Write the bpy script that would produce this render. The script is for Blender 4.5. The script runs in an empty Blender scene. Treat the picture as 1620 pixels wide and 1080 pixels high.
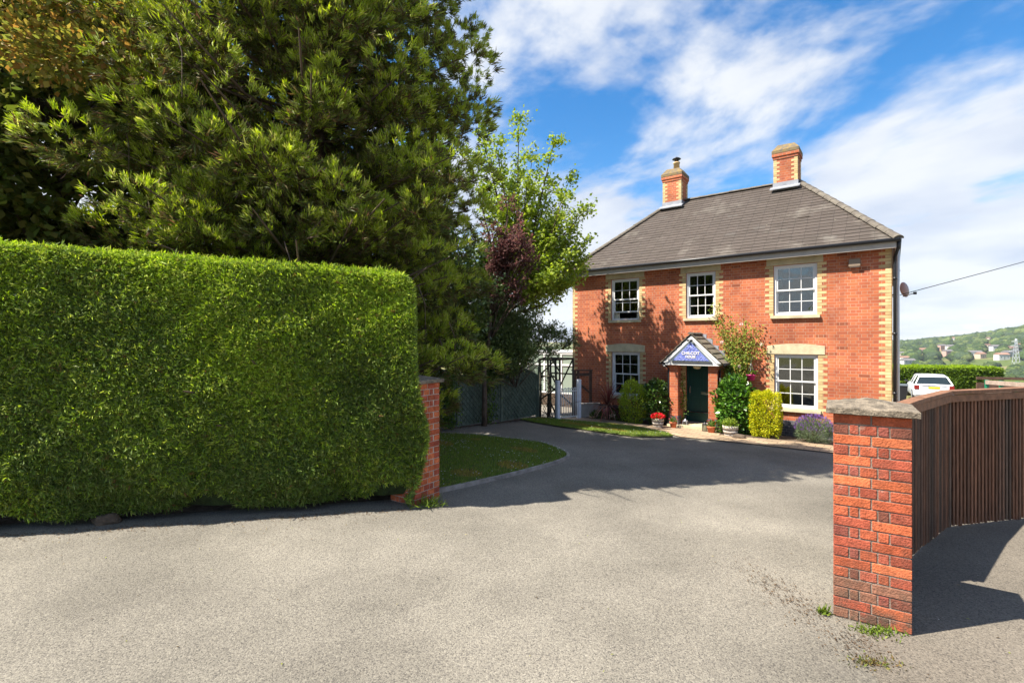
import bpy, math, random
import numpy as np
from mathutils import Vector, Matrix
random.seed(7); RNG = np.random.default_rng(7)
SC = bpy.context.scene
COL = SC.collection
R = math.radians

# ------------------------------------------------------------------ camera, sky, sun, exposure
cam = bpy.data.cameras.new('camera'); cam_o = bpy.data.objects.new('camera', cam); COL.objects.link(cam_o)
cam.sensor_width = 36; cam.lens = 17.22; cam.clip_end = 9000; cam.clip_start = 0.05
cam_o.location = (0, 0, 2.03); cam_o.rotation_euler = (R(90), 0, 0)
SC.camera = cam_o
SC.view_settings.view_transform = 'Standard'; SC.view_settings.look = 'None'
SC.view_settings.gamma = 1; SC.view_settings.exposure = 1.3
SC.cycles.max_bounces = 6; SC.cycles.transparent_max_bounces = 12; SC.cycles.diffuse_bounces = 3
SUN = Vector((-.975*math.cos(R(54)), -.26*math.cos(R(54)), math.sin(R(54)))).normalized()
sl = bpy.data.lights.new('sun', 'SUN'); sl.energy = 4.9; sl.angle = R(0.5); sl.color = (1, .93, .82)
so = bpy.data.objects.new('sun', sl); COL.objects.link(so); so.location = (-20, -5, 30)
so.rotation_euler = SUN.to_track_quat('Z', 'Y').to_euler()

def world():
    w = bpy.data.worlds.new('World'); SC.world = w; w.use_nodes = True
    nt = w.node_tree; nt.nodes.clear(); N = nt.nodes.new; L = nt.links.new
    out = N('ShaderNodeOutputWorld'); bg = N('ShaderNodeBackground'); bg.inputs['Strength'].default_value = .15
    L(bg.outputs[0], out.inputs[0])
    sky = N('ShaderNodeTexSky'); sky.sky_type = 'NISHITA'; sky.sun_disc = False
    sky.sun_elevation = R(54); sky.sun_rotation = math.atan2(SUN.x, SUN.y); sky.ozone_density = 1.6; sky.dust_density = .3
    tc = N('ShaderNodeTexCoord'); sep = N('ShaderNodeSeparateXYZ'); L(tc.outputs['Generated'], sep.inputs[0])
    def M(op, a, b=None, c=None):
        n = N('ShaderNodeMath'); n.operation = op
        for i, v in enumerate((a, b, c)):
            if v is None: continue
            if isinstance(v, (int, float)): n.inputs[i].default_value = v
            else: L(v, n.inputs[i])
        return n.outputs[0]
    zz = M('ADD', M('MAXIMUM', sep.outputs['Z'], 0.0), .22)
    px = M('DIVIDE', sep.outputs['X'], zz); py = M('DIVIDE', sep.outputs['Y'], zz)
    cb = N('ShaderNodeCombineXYZ'); L(px, cb.inputs[0]); L(py, cb.inputs[1])
    m0 = N('ShaderNodeMapping'); L(cb.outputs[0], m0.inputs[0]); m0.inputs['Rotation'].default_value = (0, 0, R(-125))
    mp = N('ShaderNodeMapping'); L(m0.outputs[0], mp.inputs[0])
    mp.inputs['Scale'].default_value = (1.15, 1.5, 1); mp.inputs['Location'].default_value = (CLX, CLY, 0)
    n1 = N('ShaderNodeTexNoise'); n1.inputs['Scale'].default_value = 1.0; n1.inputs['Detail'].default_value = 9; n1.inputs['Roughness'].default_value = .58
    n1.inputs['Distortion'].default_value = .35
    L(mp.outputs[0], n1.inputs[0])
    n2 = N('ShaderNodeTexNoise'); n2.inputs['Scale'].default_value = 5.5; n2.inputs['Detail'].default_value = 6; n2.inputs['Roughness'].default_value = .5
    L(mp.outputs[0], n2.inputs[0])
    s = M('ADD', M('MULTIPLY', n1.outputs[0], .82), M('MULTIPLY', n2.outputs[0], .18))
    # more cloud near the horizon
    low = M('MULTIPLY', M('MAXIMUM', M('SUBTRACT', .42, sep.outputs['Z']), 0.0), .42)
    s = M('ADD', s, low)
    mr = N('ShaderNodeMapRange'); mr.interpolation_type = 'SMOOTHSTEP'; L(s, mr.inputs[0])
    mr.inputs[1].default_value = .445; mr.inputs[2].default_value = .605; mr.inputs[4].default_value = .95
    # cloud shade : whiter where thick, grey-blue folds
    n3 = N('ShaderNodeTexNoise'); n3.inputs['Scale'].default_value = 1.7; n3.inputs['Detail'].default_value = 6
    mp2 = N('ShaderNodeMapping'); L(mp.outputs[0], mp2.inputs[0]); mp2.inputs['Location'].default_value = (5, 3, 1); L(mp2.outputs[0], n3.inputs[0])
    cr = N('ShaderNodeMapRange'); L(n3.outputs[0], cr.inputs[0]); cr.inputs[1].default_value = .35; cr.inputs[2].default_value = .6
    cm = N('ShaderNodeMix'); cm.data_type = 'RGBA'; L(cr.outputs[0], cm.inputs[0])
    cm.inputs[6].default_value = (1.9, 2.1, 2.5, 1); cm.inputs[7].default_value = (2.6, 2.68, 2.8, 1)
    # saturate the blue a little
    hs = N('ShaderNodeHueSaturation'); hs.inputs['Saturation'].default_value = 1.4; hs.inputs['Value'].default_value = .60; L(sky.outputs[0], hs.inputs['Color'])
    mx = N('ShaderNodeMix'); mx.data_type = 'RGBA'; L(mr.outputs[0], mx.inputs[0]); L(hs.outputs[0], mx.inputs[6]); L(cm.outputs[2], mx.inputs[7])
    L(mx.outputs[2], bg.inputs[0])
CLX, CLY = 2.8, 5.1
world()

# ------------------------------------------------------------------ helpers
def sdist(x, y): return 14.68-(.614*x+.789*y)
def gz(x, y):
    s = sdist(x, y)
    z = -.0447*max(0.0, min(10.5-s, 35.5))
    if s < -25:
        k = min(1, (-25-s)/420); k = k*k*(3-2*k); z -= 33*k
    d = math.hypot(x, y)
    if y > 0 and d > 550:
        t = x/max(y, 1); zr = -17+(t-.775)/.27*50
        zr = max(-34.5, min(95, zr)); k = min(1, (d-620)/1300); k = max(0, k); k = k*k*(3-2*k)
        z += (zr+35)*k
        z = max(z, -34.8+34*max(0, min(1, (d-1300)/900))**1.5)
        if t > .5: z += 5*math.sin(x*.013+1)*math.sin(y*.011)*k
    return z
def tag(o, label=None, cat=None, group=None, kind=None):
    if label: o['label'] = label
    if cat: o['category'] = cat
    if group: o['group'] = group
    if kind: o['kind'] = kind
    return o
def thing(name, loc, label, cat, rz=0, group=None, parent=None):
    o = bpy.data.objects.new(name, None); COL.objects.link(o); o.location = loc; o.rotation_euler = (0, 0, rz)
    o.empty_display_size = .2
    return tag(o, label, cat, group)
class MB:
    def __init__(s): s.v = []; s.f = []; s.c = []; s.uv = []; s.cur = (1, 1, 1); s.smooth = []; s.T = None; s.sm = False
    def pt(s, p):
        if s.T is not None: p = s.T @ Vector(p)
        s.v.append(tuple(p)); return len(s.v)-1
    def face(s, ids, uv=None):
        s.f.append(tuple(ids)); s.c.append(s.cur); s.uv.append(uv); s.smooth.append(s.sm)
    def poly(s, pts, uv=None): s.face([s.pt(p) for p in pts], uv)
    def obox(s, c, ax, ay, az):   # centre and half-axis vectors
        c = Vector(c); ax = Vector(ax); ay = Vector(ay); az = Vector(az)
        k = [s.pt(c+ax*i+ay*j+az*l) for i in (-1, 1) for j in (-1, 1) for l in (-1, 1)]
        for q in ((0, 1, 3, 2), (4, 6, 7, 5), (0, 4, 5, 1), (2, 3, 7, 6), (0, 2, 6, 4), (1, 5, 7, 3)): s.face([k[i] for i in q])
    def box(s, x0, x1, y0, y1, z0, z1):
        s.obox(((x0+x1)/2, (y0+y1)/2, (z0+z1)/2), ((x1-x0)/2, 0, 0), (0, (y1-y0)/2, 0), (0, 0, (z1-z0)/2))
    def bar(s, a, b, w, h, up=(0, 0, 1)):
        a = Vector(a); b = Vector(b); d = b-a; n = d.normalized(); u = Vector(up)
        side = n.cross(u)
        if side.length < 1e-4: side = n.cross(Vector((1, 0, 0)))
        side.normalize(); u2 = side.cross(n)
        s.obox((a+b)/2, d/2, side*w/2, u2*h/2)
    def tube(s, pts, rad, n=8, cap=True):
        pts = [Vector(p) for p in pts]; rings = []; s0 = s.sm
        for i, p in enumerate(pts):
            d = (pts[min(i+1, len(pts)-1)]-pts[max(i-1, 0)]).normalized()
            a = d.cross(Vector((.13, .21, 1)) if abs(d.z) < .95 else Vector((1, .1, 0))).normalized(); b = d.cross(a)
            r = rad[i] if isinstance(rad, (list, tuple)) else rad
            rings.append([s.pt(p+a*r*math.cos(2*math.pi*k/n)+b*r*math.sin(2*math.pi*k/n)) for k in range(n)])
        s.sm = True
        for i in range(len(rings)-1):
            for k in range(n): s.face((rings[i][k], rings[i][(k+1) % n], rings[i+1][(k+1) % n], rings[i+1][k]))
        s.sm = s0
        if cap: s.face(rings[0][::-1]); s.face(rings[-1])
    def lathe(s, prof, c, n=20, axis='z'):
        rings = []; s0 = s.sm; s.sm = True
        for r, z in prof:
            ring = []
            for k in range(n):
                a = 2*math.pi*k/n
                p = (r*math.cos(a), r*math.sin(a), z) if axis == 'z' else ((z, r*math.cos(a), r*math.sin(a)) if axis == 'x' else (r*math.cos(a), z, r*math.sin(a)))
                ring.append(s.pt((c[0]+p[0], c[1]+p[1], c[2]+p[2])))
            rings.append(ring)
        for i in range(len(rings)-1):
            for k in range(n): s.face((rings[i][k], rings[i][(k+1) % n], rings[i+1][(k+1) % n], rings[i+1][k]))
        s.sm = s0
    def prism(s, poly, ext):      # closed polygon (3d points) extruded by vector ext
        e = Vector(ext); a = [s.pt(p) for p in poly]; b = [s.pt(Vector(p)+e) for p in poly]; n = len(a)
        s.face(a[::-1]); s.face(b)
        for i in range(n): s.face((a[i], a[(i+1) % n], b[(i+1) % n], b[i]))
    def blob(s, c, r, seed=0, sub=2, amp=.25):
        import bmesh
        bm = bmesh.new(); bmesh.ops.create_icosphere(bm, subdivisions=sub, radius=1)
        base = len(s.v); rx, ry, rz = r
        for v in bm.verts:
            p = v.co; k = 1+amp*(math.sin(p.x*4.1+seed)*math.cos(p.y*3.7+seed*1.7)+.5*math.sin(p.z*7.3+seed*2.3+p.x*5))
            s.pt((c[0]+p.x*rx*k, c[1]+p.y*ry*k, c[2]+p.z*rz*k))
        for f in bm.faces: s.face([base+v.index for v in f.verts])
        bm.free()
def build(name, mb, mat, parent=None, world=False, origin=None, bevel=0, auto=False):
    me = bpy.data.meshes.new(name); V = mb.v
    if parent is not None and world:
        Mi = (Matrix.Translation(parent.location) @ parent.rotation_euler.to_matrix().to_4x4()).inverted(); V = [tuple(Mi @ Vector(p)) for p in V]
    if origin is not None: V = [(p[0]-origin[0], p[1]-origin[1], p[2]-origin[2]) for p in V]
    me.from_pydata(V, [], mb.f); me.materials.append(mat)
    ca = me.color_attributes.new('col', 'FLOAT_COLOR', 'CORNER')
    arr = []; 
    for f, c in zip(mb.f, mb.c): arr += [c[0], c[1], c[2], 1]*len(f)
    ca.data.foreach_set('color', arr)
    if any(u is not None for u in mb.uv):
        ul = me.uv_layers.new(name='UVMap'); a = []
        for f, u in zip(mb.f, mb.uv):
            for i in range(len(f)): a += list(u[i]) if u else [0, 0]
        ul.data.foreach_set('uv', a)
    me.polygons.foreach_set('use_smooth', mb.smooth); me.update()
    o = bpy.data.objects.new(name, me); COL.objects.link(o)
    if parent is not None: o.parent = parent
    if origin is not None: o.location = origin
    if bevel:
        m = o.modifiers.new('bevel', 'BEVEL'); m.width = bevel; m.segments = 2; m.limit_method = 'ANGLE'; m.angle_limit = R(40)
    return o

# ------------------------------------------------------------------ materials
MATS = {}
def nodes(name):
    m = bpy.data.materials.new(name); m.use_nodes = True; nt = m.node_tree; nt.nodes.clear()
    o = nt.nodes.new('ShaderNodeOutputMaterial'); MATS[name] = m
    return m, nt, o
def mat(name, col, rough=.6, var=.0, vs=6, col2=None, bump=0, bs=40, metal=0, spec=.4, attr=False, fine=0, fs=80, detail=5, stretch=None, coords='Object'):
    m, nt, out = nodes(name); N = nt.nodes.new; L = nt.links.new
    p = N('ShaderNodeBsdfPrincipled'); L(p.outputs[0], out.inputs[0])
    p.inputs['Roughness'].default_value = rough; p.inputs['Metallic'].default_value = metal; p.inputs['Specular IOR Level'].default_value = spec
    tc = N('ShaderNodeTexCoord'); src = tc.outputs[coords]
    if stretch:
        mp = N('ShaderNodeMapping'); mp.inputs['Scale'].default_value = stretch; L(src, mp.inputs[0]); src = mp.outputs[0]
    if attr:
        at = N('ShaderNodeAttribute'); at.attribute_name = 'col'; cur = at.outputs['Color']
    else:
        rgb = N('ShaderNodeRGB'); rgb.outputs[0].default_value = (*col, 1); cur = rgb.outputs[0]
    def mixn(fac, a, b, blend='MIX'):
        x = N('ShaderNodeMix'); x.data_type = 'RGBA'; x.blend_type = blend; L(fac, x.inputs[0]) if not isinstance(fac, float) else setattr(x.inputs[0], 'default_value', fac)
        L(a, x.inputs[6]); 
        if isinstance(b, tuple): x.inputs[7].default_value = (*b, 1)
        else: L(b, x.inputs[7])
        return x.outputs[2]
    if var or col2:
        n = N('ShaderNodeTexNoise'); n.inputs['Scale'].default_value = vs; n.inputs['Detail'].default_value = detail; n.inputs['Roughness'].default_value = .62; L(src, n.inputs[0])
        mr = N('ShaderNodeMapRange'); mr.inputs[1].default_value = .36; mr.inputs[2].default_value = .64; L(n.outputs[0], mr.inputs[0])
        if col2: cur = mixn(mr.outputs[0], cur, col2)
        else:
            h = N('ShaderNodeHueSaturation'); v = N('ShaderNodeMapRange'); v.inputs[3].default_value = 1-var; v.inputs[4].default_value = 1+var; L(mr.outputs[0], v.inputs[0]); L(v.outputs[0], h.inputs['Value']); L(cur, h.inputs['Color']); cur = h.outputs[0]
    if fine:
        n = N('ShaderNodeTexNoise'); n.inputs['Scale'].default_value = fs; n.inputs['Detail'].default_value = 3; L(src, n.inputs[0])
        mr = N('ShaderNodeMapRange'); mr.inputs[1].default_value = .3; mr.inputs[2].default_value = .7; mr.inputs[3].default_value = 1-fine; mr.inputs[4].default_value = 1+fine; L(n.outputs[0], mr.inputs[0])
        h = N('ShaderNodeHueSaturation'); L(mr.outputs[0], h.inputs['Value']); L(cur, h.inputs['Color']); cur = h.outputs[0]
    L(cur, p.inputs['Base Color'])
    if bump:
        n = N('ShaderNodeTexNoise'); n.inputs['Scale'].default_value = bs; n.inputs['Detail'].default_value = 4; L(src, n.inputs[0])
        b = N('ShaderNodeBump'); b.inputs['Strength'].default_value = min(1, bump*10); b.inputs['Distance'].default_value = .01*max(1, bump*4); L(n.outputs[0], b.inputs['Height']); L(b.outputs[0], p.inputs['Normal'])
    return m
def leafmat(name, trans=.3, rough=.5, spec=.35):
    m, nt, out = nodes(name); N = nt.nodes.new; L = nt.links.new
    at = N('ShaderNodeAttribute'); at.attribute_name = 'col'
    p = N('ShaderNodeBsdfPrincipled'); p.inputs['Roughness'].default_value = rough; p.inputs['Specular IOR Level'].default_value = spec; L(at.outputs['Color'], p.inputs['Base Color'])
    t = N('ShaderNodeBsdfTranslucent'); h = N('ShaderNodeHueSaturation'); h.inputs['Value'].default_value = 1.5; h.inputs['Saturation'].default_value = 1.1; L(at.outputs['Color'], h.inputs['Color']); L(h.outputs[0], t.inputs[0])
    x = N('ShaderNodeMixShader'); x.inputs[0].default_value = trans; L(p.outputs[0], x.inputs[1]); L(t.outputs[0], x.inputs[2]); L(x.outputs[0], out.inputs[0])
    return m
def brickmat(name, c1, c2, mortar, bw=.225, rh=.075, ms=.009, mode='wall', dark=(.12, .035, .02), bump=.6, rough=.85):
    m, nt, out = nodes(name); N = nt.nodes.new; L = nt.links.new
    p = N('ShaderNodeBsdfPrincipled'); p.inputs['Roughness'].default_value = rough; p.inputs['Specular IOR Level'].default_value = .25; L(p.outputs[0], out.inputs[0])
    tc = N('ShaderNodeTexCoord')
    if mode == 'uv': vec = tc.outputs['UV']
    else:
        s = N('ShaderNodeSeparateXYZ'); L(tc.outputs['Object'], s.inputs[0]); a = N('ShaderNodeMath'); L(s.outputs[0], a.inputs[0]); L(s.outputs[1], a.inputs[1])
        c = N('ShaderNodeCombineXYZ'); L(a.outputs[0], c.inputs[0]); L(s.outputs[2], c.inputs[1]); vec = c.outputs[0]
    b = N('ShaderNodeTexBrick'); b.inputs['Scale'].default_value = 1; b.inputs['Brick Width'].default_value = bw; b.inputs['Row Height'].default_value = rh; b.inputs['Mortar Size'].default_value = ms/2
    b.inputs['Mortar Smooth'].default_value = .25; b.offset = .5; b.inputs['Bias'].default_value = -.15
    if mode == 'wall': b.squash = .5; b.squash_frequency = 2
    b.inputs['Color1'].default_value = (*c1, 1); b.inputs['Color2'].default_value = (*c2, 1); b.inputs['Mortar'].default_value = (*mortar, 1)
    L(vec, b.inputs['Vector'])
    # some darker, burnt patches and soft weathering
    n = N('ShaderNodeTexNoise'); n.inputs['Scale'].default_value = 1.3; n.inputs['Detail'].default_value = 6; L(vec, n.inputs[0])
    mr = N('ShaderNodeMapRange'); mr.inputs[1].default_value = .35; mr.inputs[2].default_value = .68; mr.inputs[3].default_value = 1.16; mr.inputs[4].default_value = .74; L(n.outputs[0], mr.inputs[0])
    h = N('ShaderNodeHueSaturation'); L(b.outputs['Color'], h.inputs['Color']); L(mr.outputs[0], h.inputs['Value'])
    w = N('ShaderNodeTexWhiteNoise'); w.noise_dimensions = '2D'
    mp = N('ShaderNodeMapping'); mp.inputs['Scale'].default_value = (1/bw/1.0, 1/rh, 1); L(vec, mp.inputs[0])
    sn = N('ShaderNodeVectorMath'); sn.operation = 'FLOOR'; L(mp.outputs[0], sn.inputs[0]); L(sn.outputs[0], w.inputs['Vector'])
    gt = N('ShaderNodeMath'); gt.operation = 'GREATER_THAN'; L(w.outputs[0], gt.inputs[0]); gt.inputs[1].default_value = .985
    nf = N('ShaderNodeMath'); nf.operation = 'SUBTRACT'; nf.inputs[0].default_value = 1; L(b.outputs['Fac'], nf.inputs[1])
    ml = N('ShaderNodeMath'); ml.operation = 'MULTIPLY'; L(gt.outputs[0], ml.inputs[0]); L(nf.outputs[0], ml.inputs[1])
    m2 = N('ShaderNodeMath'); m2.operation = 'MULTIPLY'; L(ml.outputs[0], m2.inputs[0]); m2.inputs[1].default_value = .55
    x = N('ShaderNodeMix'); x.data_type = 'RGBA'; L(m2.outputs[0], x.inputs[0]); L(h.outputs[0], x.inputs[6]); x.inputs[7].default_value = (*dark, 1)
    cur = x.outputs[2]
    def stain(cur, vec, scale, lo, hi, amt, col, st=(1, 1, 1)):
        mp_ = N('ShaderNodeMapping'); mp_.inputs['Scale'].default_value = st; L(vec, mp_.inputs[0]); n_ = N('ShaderNodeTexNoise'); n_.inputs['Scale'].default_value = scale; n_.inputs['Detail'].default_value = 8; n_.inputs['Roughness'].default_value = .65; L(mp_.outputs[0], n_.inputs[0])
        r_ = N('ShaderNodeMapRange'); r_.inputs[1].default_value = lo; r_.inputs[2].default_value = hi; r_.inputs[4].default_value = amt; L(n_.outputs[0], r_.inputs[0]); x_ = N('ShaderNodeMix'); x_.data_type = 'RGBA'; L(r_.outputs[0], x_.inputs[0]); L(cur, x_.inputs[6]); x_.inputs[7].default_value = (*col, 1); return x_.outputs[2]
    if name == 'roof_slate': cur = stain(cur, tc.outputs['Object'], 1.1, .56, .72, .5, (.21, .19, .16)); cur = stain(cur, tc.outputs['Object'], 6, .66, .72, .7, (.26, .24, .18)); cur = stain(cur, tc.outputs['Object'], 3, .6, .75, .5, (.05, .045, .035))
    if name == 'house_brick': cur = stain(cur, tc.outputs['Object'], 2.2, .58, .75, .35, (.50, .36, .27)); cur = stain(cur, tc.outputs['Object'], 1.4, .56, .74, .35, (.16, .07, .05), (2.5, 2.5, .5))
    L(cur, p.inputs['Base Color'])
    f = N('ShaderNodeTexNoise'); f.inputs['Scale'].default_value = 60; L(vec, f.inputs[0])
    hh = N('ShaderNodeMath'); hh.operation = 'MULTIPLY_ADD'; L(f.outputs[0], hh.inputs[0]); hh.inputs[1].default_value = .3; L(nf.outputs[0], hh.inputs[2])
    bp = N('ShaderNodeBump'); bp.inputs['Strength'].default_value = bump; bp.inputs['Distance'].default_value = .008; L(hh.outputs[0], bp.inputs['Height']); L(bp.outputs[0], p.inputs['Normal'])
    return m

def weathered(name, dirty):
    m = mat(name, (1, 1, 1), .9, attr=True, var=.22, vs=11, bump=.09, bs=80, fine=.2, fs=60, spec=.2)
    nt = m.node_tree; N = nt.nodes.new; L = nt.links.new; p = [n for n in nt.nodes if n.type == 'BSDF_PRINCIPLED'][0]
    src = p.inputs['Base Color'].links[0].from_socket; tc = N('ShaderNodeTexCoord')
    def layer(src, scale, lo, hi, amt, col, zr=None):
        n = N('ShaderNodeTexNoise'); n.inputs['Scale'].default_value = scale; n.inputs['Detail'].default_value = 7; n.inputs['Roughness'].default_value = .7; L(tc.outputs['Object'], n.inputs[0])
        r = N('ShaderNodeMapRange'); r.inputs[1].default_value = lo; r.inputs[2].default_value = hi; r.inputs[4].default_value = amt; L(n.outputs[0], r.inputs[0]); f = r.outputs[0]
        if zr:
            sp = N('ShaderNodeSeparateXYZ'); L(tc.outputs['Object'], sp.inputs[0]); z = N('ShaderNodeMapRange'); z.inputs[1].default_value = zr[0]; z.inputs[2].default_value = zr[1]; z.inputs[3].default_value = 1; z.inputs[4].default_value = 0; L(sp.outputs[2], z.inputs[0])
            mm = N('ShaderNodeMath'); mm.operation = 'MULTIPLY'; L(f, mm.inputs[0]); L(z.outputs[0], mm.inputs[1]); f = mm.outputs[0]
        x = N('ShaderNodeMix'); x.data_type = 'RGBA'; L(f, x.inputs[0]); L(src, x.inputs[6]); x.inputs[7].default_value = (*col, 1); return x.outputs[2]
    src = layer(src, 9, .60, .72, .55, (.42, .33, .26)); src = layer(src, 5, .50, .70, .6 if dirty else .25, (.10, .05, .035))
    if dirty: src = layer(src, 7, .42, .60, .85, (.09, .07, .05), (.02, .55))
    L(src, p.inputs['Base Color']); return m
m_brick = brickmat('house_brick', (.48, .142, .060), (.33, .086, .046), (.46, .30, .21))
m_plinth = brickmat('blue_brick', (.10, .095, .11), (.06, .06, .075), (.25, .22, .2), dark=(.03, .03, .04))
m_slate = brickmat('roof_slate', (.072, .058, .048), (.086, .069, .058), (.028, .023, .02), bw=.30, rh=10, ms=.008, mode='uv', dark=(.09, .08, .07), bump=.3, rough=.7)
m_quoin = mat('buff_brick', (.62, .45, .19), .8, attr=True, var=.12, vs=9, bump=.03, bs=60)
m_stone = mat('lintel_stone', (.50, .43, .28), .85, var=.16, vs=4, bump=.04, bs=50)
m_cap = mat('cap_stone', (.25, .205, .15), .95, col2=(.10, .082, .06), vs=16, bump=.12, bs=70, fine=.3, fs=120)
m_lichen = mat('lichen_stone', (.12, .105, .09), .95, col2=(.25, .17, .06), vs=11, bump=.06, bs=30)
m_white = mat('white_paint', (.68, .68, .67), .4)
m_whitewood = mat('white_gate_paint', (.72, .75, .82), .5, var=.06)
m_fascia = mat('fascia_paint', (.40, .36, .32), .6, var=.08)
m_black = mat('black_plastic', (.018, .018, .02), .35)
m_lead = mat('lead', (.27, .28, .31), .5, var=.2, vs=5)
m_ridge = mat('ridge_tile', (.10, .085, .07), .9, col2=(.16, .14, .11), vs=7, bump=.05)
m_tilemoss = mat('porch_tile', (.22, .18, .14), .95, col2=(.13, .12, .08), vs=7, bump=.08, bs=40)
m_plaster = mat('plaster', (.45, .42, .37), .9)
m_blind = mat('blind', (.78, .75, .62), .9)
m_door = mat('green_door', (.006, .05, .045), .4, var=.1)
m_chrome = mat('chrome', (.7, .7, .7), .2, metal=1)
m_galv = mat('galvanised', (.45, .47, .52), .45, metal=.6, var=.1)
m_blue = mat('sign_blue', (.06, .09, .36), .55, col2=(.25, .29, .62), vs=38, detail=2)
m_signtext = mat('sign_letter', (.72, .70, .68), .6)
m_signedge = mat('sign_edge', (.13, .16, .18), .6)
m_pierbrick = weathered('pier_brick', True); m_pierbrick2 = weathered('pier_brick_clean', False)
m_mortar = mat('mortar', (.22, .175, .14), .95, var=.3, vs=20, bump=.08, bs=120)
m_mortarl = mat('pale_mortar', (.45, .36, .30), .95, var=.15, vs=20, bump=.05, bs=120)
m_fencewood = mat('stained_timber', (.19, .095, .058), .75, attr=True, var=.35, vs=5, stretch=(12, 12, 1), bump=.04, bs=14, fine=.2, fs=30)
m_railwood = mat('rail_timber', (.22, .105, .055), .7, var=.25, vs=4, stretch=(3, 3, 3), bump=.03)
m_greenfence = mat('green_trellis', (.13, .17, .13), .8, col2=(.08, .11, .08), vs=4)
m_rustic = mat('rustic_pole', (.055, .05, .035), .9, var=.3, vs=8, bump=.08)
m_brownwood = mat('brown_timber', (.10, .055, .035), .8, var=.3, vs=5)
m_greypale = mat('pale_render', (.34, .32, .29), .9, var=.15, vs=3)
m_bark = mat('bark', (.10, .07, .05), .95, var=.35, vs=6, bump=.2, bs=18)
m_stem = mat('green_stem', (.12, .13, .05), .8, var=.2)
m_terracotta = mat('terracotta', (.50, .15, .07), .85, var=.15, vs=8)
m_barrel = mat('barrel_pot', (.25, .21, .18), .85, attr=True, var=.2, vs=9)
m_soil = mat('soil', (.085, .06, .042), 1, var=.5, vs=9, bump=.3, bs=40, coords='Object')
m_pink = mat('pink_plastic', (.65, .03, .22), .35)
m_carwhite = mat('car_white', (.78, .79, .80), .2, spec=.6)
m_carglass = mat('car_glass', (.02, .028, .028), .06, spec=.8)
m_tyre = mat('rubber', (.02, .02, .02), .8)
m_redlamp = mat('red_lamp', (.2, .015, .012), .2)
m_plate = mat('yellow_plate', (.75, .48, .01), .4)
m_postgreen = mat('green_post', (.01, .16, .08), .5)
m_rock = mat('rock', (.11, .08, .055), .95, var=.35, vs=5, bump=.2, bs=20)
m_buff = mat('alarm_casing', (.21, .155, .11), .5)
m_steel = mat('pylon_steel', (.42, .45, .48), .6)
m_housewall = mat('far_wall', (.62, .58, .52), .9, attr=True)
m_leaf = leafmat('leaf', .35, .6, .15); m_needle = leafmat('needle', .30, .6, .2); m_gloss = leafmat('glossy_leaf', .2, .32, .5); m_petal = leafmat('petal', .35, .6, .2)

def glassmat():
    m, nt, out = nodes('window_glass'); N = nt.nodes.new; L = nt.links.new
    g = N('ShaderNodeBsdfGlossy'); g.inputs['Roughness'].default_value = .015
    t = N('ShaderNodeBsdfTransparent'); t.inputs[0].default_value = (.55, .6, .58, 1)
    f = N('ShaderNodeFresnel'); f.inputs[0].default_value = 2.3
    nn = N('ShaderNodeTexNoise'); nn.inputs['Scale'].default_value = 2.2; tc = N('ShaderNodeTexCoord'); L(tc.outputs['Object'], nn.inputs[0])
    b = N('ShaderNodeBump'); b.inputs['Strength'].default_value = .12; b.inputs['Distance'].default_value = .03; L(nn.outputs[0], b.inputs['Height']); L(b.outputs[0], g.inputs['Normal'])
    x = N('ShaderNodeMixShader'); L(f.outputs[0], x.inputs[0]); L(t.outputs[0], x.inputs[1]); L(g.outputs[0], x.inputs[2]); L(x.outputs[0], out.inputs[0])
    return m
m_glass = glassmat()

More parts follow.
